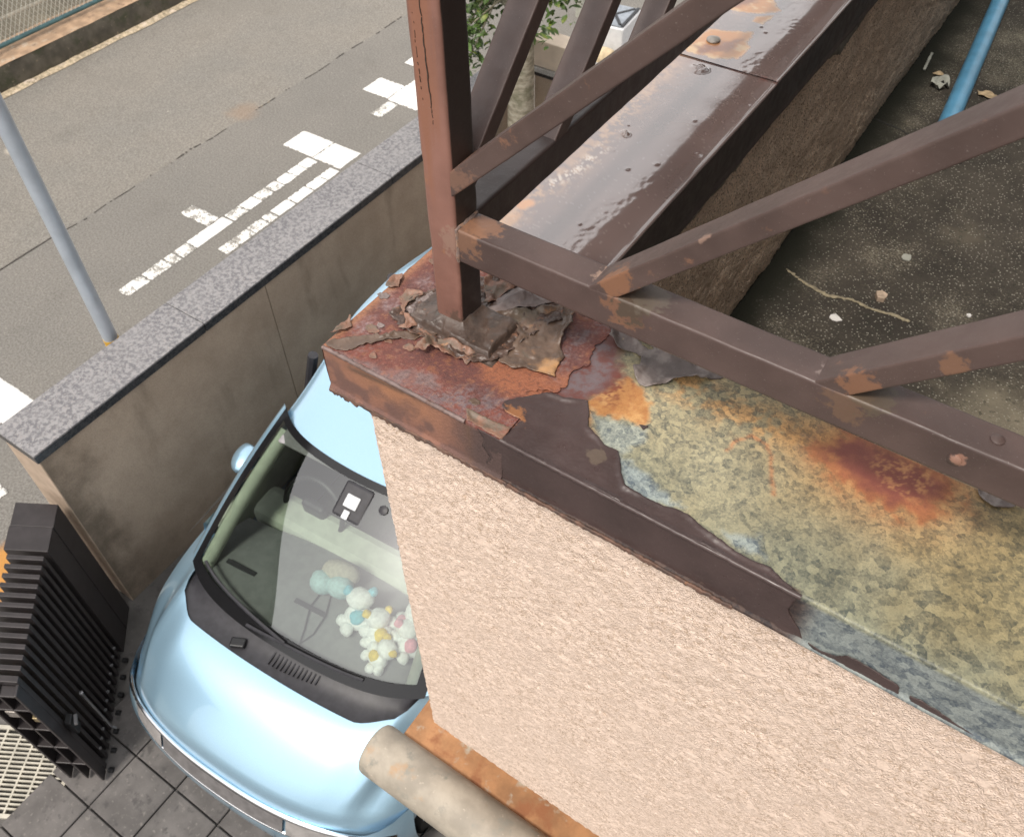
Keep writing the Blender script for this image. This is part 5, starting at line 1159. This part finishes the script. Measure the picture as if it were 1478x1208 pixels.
pv = MB().box((-2.1, -1.9, .008), (.292, .292, .030), bev=.004, seg=1).build('paving_slab', M['paver'], drive)
for i in range(0, 9):
    for j in range(0, 6):
        if i == 0 and j == 0: continue
        x, y = -2.1 + .30 * i, -1.9 + .30 * j
        c = pv.copy(); COL.objects.link(c); c.location = pv.location + Vector((.30 * i, .30 * j, (i * 7 + j * 3) % 4 * .0008))

# ================================================================== CAR
YAW = math.radians(3.5)
car = empty('parked_car', (-1.205, -.5, 0), 'light blue compact car parked under the veranda, nose out', 'car', rz=YAW, local=True)
def carmat(name, **k): return simple(name, local=True, **k)
b = NB('light_blue_metallic'); b.local = True
fl = b.mr(b.vor(900, 'F1', 'Color') , .2, .8) if False else b.noise(900, 2)
c = b.mix(b.mr(fl, .35, .65), (.36, .585, .76), (.46, .685, .85))
M['blue_car'] = b.done(c, .30, .72, None, coat=1.0, coat_rough=.03)
M['chrome'] = simple('chrome', (.75, .76, .78), .12, 1.0, var=.02)
M['blackp'] = simple('black_plastic', (.028, .027, .032), .48, var=.2, scale=30)
M['frit'] = simple('black_glass_edge', (.010, .010, .011), .12, var=.05)
M['trimgrey'] = simple('interior_grey', (.21, .215, .215), .8, var=.1, scale=20, local=True)
M['trimlight'] = simple('interior_cream', (.52, .56, .47), .8, var=.08, scale=20, local=True)
M['seat'] = simple('seat_cloth', (.050, .052, .045), .9, var=.2, scale=40, local=True)
M['lens'] = simple('headlamp_lens', (.36, .34, .33), .12, .2, var=.15, scale=20, local=True)
M['tyre'] = simple('tyre', (.02, .02, .02), .8); M['rim'] = simple('wheel_cover', (.42, .43, .45), .35, .7)
g = bpy.data.materials.new('windscreen_glass'); g.use_nodes = True
gt = g.node_tree; gt.nodes.clear(); go = gt.nodes.new('ShaderNodeOutputMaterial'); mx = gt.nodes.new('ShaderNodeMixShader'); tb = gt.nodes.new('ShaderNodeBsdfTransparent'); gl_ = gt.nodes.new('ShaderNodeBsdfGlossy'); fr = gt.nodes.new('ShaderNodeFresnel')
fr.inputs['IOR'].default_value = 2.5; gl_.inputs['Roughness'].default_value = .015; tb.inputs['Color'].default_value = (.80, .87, .82, 1)
gt.links.new(fr.outputs[0], mx.inputs[0]); gt.links.new(tb.outputs[0], mx.inputs[1]); gt.links.new(gl_.outputs[0], mx.inputs[2]); gt.links.new(mx.outputs[0], go.inputs[0])
M['glass'] = g
M['darkglass'] = simple('side_glass', (.012, .014, .014), .06, var=.05)
def lerp_tab(tab, s):
    xs = [t[0] for t in tab]; return [float(np.interp(s, xs, [t[k] for t in tab])) for k in range(1, len(tab[0]))]
def surf(name, fn, nu, nv, mat, parent=car, flip=False, thick=0):
    U, V = np.meshgrid(np.linspace(-1, 1, nu), np.linspace(0, 1, nv), indexing='ij')
    X, Y, Z = fn(U, V)
    return mesh_np(name, np.stack([X, Y, Z], -1).reshape(-1, 3), grid_faces(nu, nv, flip), mat, parent, True)
pw = lambda a, n: np.abs(a) ** n
# hood + front wings: one sheet from leading edge (v=0) to cowl line (v=1)
def hoodline(U):
    a = np.abs(U); return .455 + .085 * a ** 2.2 + .10 * sstep(.55, .80, a) + .28 * sstep(.74, .85, a)
def hood(U, V):
    x = U
    w = .775 + .055 * sstep(0, .5, V) + .0 * V                      # half width
    X = U * w
    edge = pw(U, 3.2)
    y0 = .060 + .150 * pw(U, 2.4) + .07 * pw(U, 9); y1 = hoodline(U)
    t = V
    Y = y0 + (y1 - y0) * t
    zc = .705 + .255 * (1 - (1 - t) ** 2.1) * .92 + .03 * t
    Z = zc - .020 * pw(U, 2) - (.105 - .02 * t) * pw(U, 7) + .0 * edge
    ridge = np.exp(-((np.abs(U) - .80) / .075) ** 2) * .012 * sstep(0, .3, t); Z = Z + ridge
    Z = Z - .030 * (1 - sstep(0, .10, t))
    return X, Y, Z
surf('hood', hood, 61, 31, M['blue_car'], flip=True)
# wing: fender side from hood edge to A pillar, both sides
def cowl_back(x): return .575 + .10 * (np.abs(x) / .62) ** 2.3 + .10 * (np.abs(x) / .66) ** 9
for s in (-1, 1):
    def wing(U, V, s=s):
        u = (U + 1) / 2                        # 0 at hood edge, 1 outer/lower
        xe, ye, ze = hood(np.full_like(V, s * 1.0), V)
        Yl = .285 + V * .60
        Y = ye * (1 - u) + Yl * u + u * 0
        X = s * (np.abs(xe) * (1 - u) + (.795 + .038 * sstep(0, .5, V)) * u + .012 * sstep(0, .4, V) * np.sin(u * math.pi))
        Z = ze - u * (.10 + .18 * V) + .02 * np.sin(u * math.pi) * sstep(0, .4, V)
        return X, Y, Z
    surf('wing', wing, 13, 15, M['blue_car'], flip=(s > 0))
# bumper
def bumper(U, V):
    X = U * (.80 + .03 * np.sin(V * math.pi)); y0 = .060 + .150 * pw(U, 2.4) + .07 * pw(U, 9) + .12 * pw(U, 20)
    Y = y0 - .055 * np.sin(np.clip(V * 1.15, 0, 1) * math.pi) ** .8 + .05 * sstep(.8, 1, V)
    Z = .655 - V * .475
    return X, Y, Z
surf('bumper', bumper, 49, 17, M['blue_car'])
def strip(f, r, u0=-1, u1=1, n=41, off=(0, 0, 0)):
    return [(f(u)[0] + off[0], f(u)[1] + off[1], f(u)[2] + off[2]) for u in np.linspace(u0, u1, n)]
lead = lambda u: tuple(float(q) for q in (u * .785, .052 + .150 * abs(u) ** 2.4 + .07 * abs(u) ** 9, .680 - .018 * u * u - .09 * abs(u) ** 9))
MB().tube(strip(lead, .011), .0105, 8).build('chrome_strip', M['chrome'], car, True)
low = lambda u: tuple(float(q) for q in (u * .74, .012 + .150 * abs(u) ** 2.4 + .07 * abs(u) ** 9, .575 - .01 * u * u - .02 * abs(u) ** 6))
MB().tube(strip(low, .008), .008, 8).build('chrome_strip', M['chrome'], car, True)
def lampf(a, b_):
    def f(U, V):
        uu = a + (b_ - a) * (U + 1) / 2
        Z = .672 - V * .095 - .018 * uu * uu - .05 * pw(uu, 9); Y = .045 + .150 * pw(uu, 2.4) + .07 * pw(uu, 9) - .034 * V - .004
        return uu * .765, Y, Z
    return f
surf('headlamp', lampf(-.96, -.48), 15, 6, M['lens']); surf('headlamp', lampf(.48, .96), 15, 6, M['lens']); surf('grille', lampf(-.46, .46), 17, 6, simple('grille_grey', (.20, .19, .19), .4, .3, local=True))
# cowl (black) between hood and glass
def cowl(U, V):
    x = U * .69
    ya = hoodline(x / .83) - .006; yb = .60 + .085 * (np.abs(x) / .60) ** 2.3 + .035 * pw(U, 9)
    Y = ya + (yb - ya) * V; Z = .962 - .02 * np.sin(V * math.pi) + .035 * V - .022 * pw(U, 2) - .01 * pw(U, 6)
    return x, Y, Z
surf('cowl', cowl, 41, 11, M['blackp'], flip=True)
# windscreen: glass inside a black edge band
def wsf(u0, u1, v0, v1, off=0):
    def f(U, V):
        uu = u0 + (u1 - u0) * (U + 1) / 2; vv = v0 + (v1 - v0) * V
        wb = .675 + (.585 - .675) * vv; X = uu * wb
        yb = .570 + .105 * (np.abs(uu)) ** 2.4 + .045 * pw(uu, 6); yt = 1.275 + .10 * pw(uu, 2) + .06 * pw(uu, 6)
        Y = yb + (yt - yb) * vv; zb = 1.000 - .022 * pw(uu, 2); zt = 1.445 - .022 * pw(uu, 2)
        Z = zb + (zt - zb) * vv + .035 * np.sin(vv * math.pi) + off
        return X, Y, Z
    return f
WF = wsf(-.935, .935, .055, .965)
surf('windscreen', wsf(-.945, .945, .045, .972), 41, 25, M['glass'])
surf('glass_border', wsf(-1, 1, -.01, .06, .003), 41, 4, M['frit'], flip=True); surf('glass_border', wsf(-1, 1, .962, 1.01, .003), 41, 4, M['frit'], flip=True)
surf('glass_border', wsf(-1, -.935, .05, .97, .003), 4, 21, M['frit'], flip=True); surf('glass_border', wsf(.935, 1, .05, .97, .003), 4, 21, M['frit'], flip=True)
for s in (-1, 1):
    def pil(U, V, s=s):
        u = (U + 1) / 2
        wb = .675 + (.585 - .675) * V; yb = .722; yt = 1.435; z = 1.000 - .022 + (1.423 - .978) * V + .035 * np.sin(V * math.pi)
        X = s * (wb + u * .060); Y = yb + (yt - yb) * V + u * .05; Z = z - u * u * .045 + .006 * np.sin(u * math.pi)
        return X, Y, Z
    surf('pillar', pil, 7, 15, M['blue_car'], flip=(s > 0))
# roof
def roof(U, V):
    Y0 = 1.285 + .10 * pw(U, 2) + .06 * pw(U, 6); Y = Y0 + (3.05 - Y0) * V
    w = .590 + .09 * sstep(0, .5, V) - .03 * sstep(.6, 1, V)
    zc = 1.447 + .075 * (1 - (1 - np.clip(V * 1.8, 0, 1)) ** 2) - .06 * sstep(.6, 1, V)
    Z = zc - .024 * pw(U, 2) - .045 * pw(U, 8)
    return U * w, Y, Z
surf('roof', roof, 41, 31, M['blue_car'], flip=True)
for s in (-1, 1):
    def rail_(U, V, s=s):
        u = (U + 1) / 2; x, y, z = roof(np.full_like(V, s * 1.0), V)
        return s * (np.abs(x) + u * .045), y + u * .03 * (1 - V), z - u * u * .09
    surf('roof_rail', rail_, 7, 31, M['blue_car'], flip=(s > 0))
    def side_glass(U, V, s=s):
        u = (U + 1) / 2; x, y, z = roof(np.full_like(V, s * 1.0), V); xa = np.abs(x) + .045; za = z - .09
        yb_ = .80 + V * 2.40
        return s * (xa * (1 - u) + .80 * u), (y + .03) * (1 - u) + yb_ * u, za * (1 - u) + .985 * u
    surf('side_window', side_glass, 5, 31, M['darkglass'], flip=(s > 0))
    for yb_, yt_ in ((1.75, 1.80), (2.62, 2.50)):
        MB().tube([(s * .715, yt_, 1.405), (s * .812, yb_, .98)], .028, 8).build('door_pillar', M['blackp'], car, True)
    # door panel with wheel arches
    def panel():
        ys = np.linspace(.40, 3.32, 96); zs = np.linspace(.18, .985, 24); Y, Z = np.meshgrid(ys, zs, indexing='ij')
        X = s * (.800 + .030 * np.sin(np.clip((Z - .15) / .85, 0, 1) * math.pi) ** .7 - .03 * sstep(.75, .99, Z) - .05 * sstep(3.0, 3.35, Y))
        F = grid_faces(96, 24, s < 0); cy = (Y[:-1, :-1] + Y[1:, 1:]).ravel() / 2; cz = (Z[:-1, :-1] + Z[1:, 1:]).ravel() / 2
        k = (np.hypot(cy - .66, cz - .28) > .31) & (np.hypot(cy - 2.95, cz - .28) > .31) & ~((cy < .88) & (cz > .60))
        mesh_np('side_panel', np.stack([X, Y, Z], -1).reshape(-1, 3), F[k], M['blue_car'], car)
    panel()
    for yy in (.66, 2.95):
        wl = MB(); wl.lathe([(.20, -.085), (.265, -.08), (.285, -.05), (.285, .05), (.265, .08), (.20, .085)], (s * .72, yy, .285), 32, Vector((1, 0, 0)))
        ty = wl.build('wheel', M['tyre'], car, True)
        MB().lathe([(.195, 0), (.19, .012), (.06, .03), (.02, .032)], (s * (.72 + .078), yy, .285), 24, Vector((s, 0, 0))).build('rim', M['rim'], ty, True)
    # mirror
    mc = Vector((s * .855, 1.31, 1.00))
    bm = bmesh.new(); bmesh.ops.create_uvsphere(bm, u_segments=24, v_segments=14, radius=1, matrix=Matrix.Translation(mc) @ Matrix.Rotation(s * -.15, 4, 'Z') @ Matrix.Diagonal((.070, .105, .055, 1)))
    for v in bm.verts:
        if v.co.y > mc.y + .055: v.co.y = mc.y + .055
    me = bpy.data.meshes.new('mirror'); bm.to_mesh(me); bm.free(); mo = link('mirror', me, M['blue_car'], car, True)
    MB().box((s * .845, 1.28, .955), (.10, .05, .035), bev=.008).build('mirror_arm', M['blackp'], mo)
    MB().box((s * .855, 1.367, 1.0), (.13, .006, .085), bev=.002).build('mirror_glass', M['darkglass'], mo)
# tail
def tail(U, V):
    X = U * (.72 + .08 * V); Z = 1.40 - V * 1.2; Y = 3.02 + .34 * np.sin(np.clip(V * .62 + .05, 0, 1) * math.pi * .5) - .05 * pw(U, 4)
    return X, Y, Z
surf('tailgate', tail, 25, 15, M['blue_car'])
MB().box((0, 1.80, .20), (1.52, 2.6, .06)).build('floor_pan', M['blackp'], car)
# interior
def dash(U, V):
    x = U * .655; y0 = .60 + .10 * pw(U, 2.4) + .05 * pw(U, 8); Y = y0 + (1.10 + .03 * np.cos(U * 3) - y0) * V
    Z = .985 - .02 * pw(U, 2) - .07 * V ** 2.5 + .012 * np.exp(-((U + .45) / .22) ** 2) * np.sin(V * math.pi)
    return x, Y, Z
surf('dashboard', dash, 31, 13, M['trimgrey'], flip=True)
MB().box((0, 1.195, .72), (1.36, .20, .43), bev=.05).build('dashboard_front', M['trimlight'], car)
for x in (-.44, -.02): MB().box((x, .80, .9835), (.17, .022, .010), Matrix.Rotation(.05, 3, 'Z')).build('demister_vent', M['blackp'], car)
for x in (-.36, .36):
    MB().box((x, 1.60, .55), (.48, .50, .16), bev=.05).build('seat', M['seat'], car)
    MB().box((x, 1.88, .92), (.46, .14, .62), Matrix.Rotation(-.22, 3, 'X'), bev=.05).build('seat_back', M['seat'], car)
    MB().box((x, 1.97, 1.28), (.26, .09, .16), bev=.035).build('headrest', M['seat'], car)
st_ = [(-.36 + .18 * math.cos(t), 1.24 + .18 * math.sin(t) * .45, .96 + .18 * math.sin(t) * .87) for t in np.linspace(0, 2 * math.pi, 33)]
MB().tube(st_, .014, 8).build('steering_wheel', M['blackp'], car, True)
MB().box((-.36, 1.25, .96), (.14, .05, .10), bev=.02).build('steering_hub', M['blackp'], car)
for s in (-1, 1):
    MB().tube([tuple(float(q[0]) for q in wsf(-1, 1, 0, 1, -.050)(np.array([s * .90]), np.array([t]))) for t in np.linspace(.04, .96, 8)], .034, 10).build('inner_pillar', M['trimlight'], car, True)
    MB().box((s * .745, 1.62, .86), (.05, 1.35, .22), bev=.02).build('door_trim', M['trimlight'], car)
def liner(U, V):
    x, y, z = roof(U * .96, V); return x, y + .01, z - .035
surf('headliner', liner, 15, 12, M['trimgrey'])
# sun visor, camera housing on the glass, roof light
MB().box((.02, 1.175, 1.385), (.155, .17, .035), Matrix.Rotation(.50, 3, 'X'), bev=.014).build('camera_housing', M['blackp'], car)
MB().box((.02, 1.165, 1.4045), (.070, .060, .010), Matrix.Rotation(.50, 3, 'X'), bev=.004).build('camera_label', simple('pale_label', (.66, .68, .70), .4), car)
MB().box((.02, 1.110, 1.376), (.032, .040, .010), Matrix.Rotation(.50, 3, 'X'), bev=.004).build('camera_label', simple('pale_label2', (.66, .68, .70), .4), car)
MB().box((0, 1.36, 1.400), (1.02, .17, .020), Matrix.Rotation(.15, 3, 'X'), bev=.008).build('sun_visor', simple('visor_grey', (.28, .27, .28), .8), car)
MB().lathe([(.022, 0), (.022, .006), (.008, .010)], (.17, 1.20, 1.405), 16, Vector((0, -.5, .86))).build('rain_sensor', M['blackp'], car, True)
# wipers
def wfun(u, v, off=.012):
    x, y, z = wsf(-1, 1, 0, 1)(np.array([u]), np.array([v])); return Vector((float(x[0]), float(y[0]), float(z[0]) + off))
for (u0, v0, u1, v1) in ((-.30, .005, .62, .035), (-.86, .085, .02, .03)):
    pts = [wfun(u0 + (u1 - u0) * t, v0 + (v1 - v0) * t + .010 * math.sin(t * math.pi), .014) for t in np.linspace(0, 1, 14)]
    wb = MB().tube(pts, .008, 6).build('wiper', M['blackp'], car, True)
    mid = pts[7]; piv = Vector((u0 * .60 + .10, .56 + .03 * abs(u0), .985))
    MB().tube([piv, piv.lerp(mid, .5) + Vector((0, 0, .015)), mid + Vector((0, 0, .006))], [.014, .010, .007], 8).build('wiper_arm', M['blackp'], wb, True)
    MB().lathe([(.022, -.02), (.022, .012), (.014, .022)], piv, 14).build('wiper_pivot', M['blackp'], wb, True)
for k in range(12):
    MB().box((-.02 + .022 * k, .535 + .0009 * (k - 1) ** 1.5 if k > 1 else .535, .9655), (.007, .075, .012)).build('cowl_slat', M['blackp'], car)
for x in (-.20,):
    MB().box((x, .505, .968), (.07, .045, .022), Matrix.Rotation(.4, 3, 'Z'), bev=.006).build('hood_hinge', M['frit'], car)
MB().tube([(-.03, .92, .975), (-.02, .80, .99), (.03, .70, .992), (.06, .62, .99)], .004, 6).build('cable', M['blackp'], car, True)
MB().tube([(.02, .90, .972), (.07, .80, .99), (.08, .70, .992), (.05, .62, .99)], .004, 6).build('cable', M['blackp'], car, True)

# ---------------------------------------------------------------- plush toys on the dashboard
def toworld(x, y, z):
    return Vector((-1.205 + x * math.cos(YAW) - y * math.sin(YAW), -.5 + x * math.sin(YAW) + y * math.cos(YAW), z))
def blob(name, parts, mat, parent, amp=.004):
    bm = bmesh.new()
    for (c, r) in parts:
        rr = r if isinstance(r, tuple) else (r, r, r)
        bmesh.ops.create_icosphere(bm, subdivisions=3, radius=1, matrix=Matrix.Translation(c) @ Matrix.Diagonal((*rr, 1)))
    me = bpy.data.meshes.new(name); bm.to_mesh(me); bm.free(); o = link(name, me, mat, parent, True); bump_mesh(o, amp * 2.2, 26, len(parts)); return o
def plush_mat(name, col): return simple(name, col, .95, var=.12, scale=60, bump=.6, bscale=260, bdist=.004)
M['pwhite'] = plush_mat('white_plush', (.88, .90, .90)); M['pblue'] = plush_mat('blue_plush', (.20, .56, .68)); M['pyellow'] = plush_mat('yellow_plush', (.82, .60, .07)); M['ppink'] = plush_mat('pink_plush', (.82, .36, .45)); M['pale'] = plush_mat('pale_blue_plush', (.46, .66, .68)); M['tanp'] = plush_mat('tan_plush', (.50, .46, .38))
def doll(label, px, py, rz, accent, scale=1.0, pz=.972):
    e = empty('plush_toy', toworld(px, py, pz), label, 'plush toy', 'plush toys piled on the dashboard', rz, local=True)
    e.rotation_euler = (-.55, .25 * math.sin(px * 40), rz)
    s = scale * 1.18
    blob('body', [((0, 0, .045 * s), (.055 * s, .045 * s, .048 * s)), ((.055 * s, -.01, .03 * s), .026 * s), ((-.055 * s, -.01, .03 * s), .026 * s), ((.035 * s, -.045 * s, .02 * s), .025 * s), ((-.035 * s, -.045 * s, .02 * s), .025 * s)], M['pwhite'], e)
    blob('head', [((0, .015 * s, .112 * s), (.052 * s, .046 * s, .043 * s))], M['pwhite'], e)
    blob('ear', [((.045 * s, .02 * s, .140 * s), .019 * s)], M[accent], e); blob('ear', [((-.045 * s, .02 * s, .140 * s), .019 * s)], M[accent], e)
    blob('patch', [((0, -.030 * s, .062 * s), (.030 * s, .022 * s, .028 * s))], M[accent], e)
    return e
doll('white plush toy with blue ears and blue patch, leftmost of the pile', .230, .835, .5, 'pblue', 1.05)
doll('white plush toy with yellow patch in the middle of the pile', .362, .815, .9, 'pyellow', .92)
doll('white plush toy with yellow patch nearest the windscreen bottom', .395, .735, -.6, 'pyellow', .80)
doll('white plush toy with pink ears at the back of the pile', .425, .905, -.7, 'ppink', 1.05)
doll('white plush toy with pink patch beside the pink stucco wall', .505, .84, .8, 'ppink', .92)
e = empty('plush_cushion', toworld(.015, .95, .965), 'pale turquoise round plush cushion behind the plush pile on dashboard', 'cushion', None, .3, local=True)
blob('cushion', [((-.045, -.03, .075), (.062, .055, .06)), ((.045, -.03, .08), (.065, .055, .06))], M['pale'], e); blob('cover', [((.02, .035, .085), (.095, .06, .068))], M['tanp'], e)
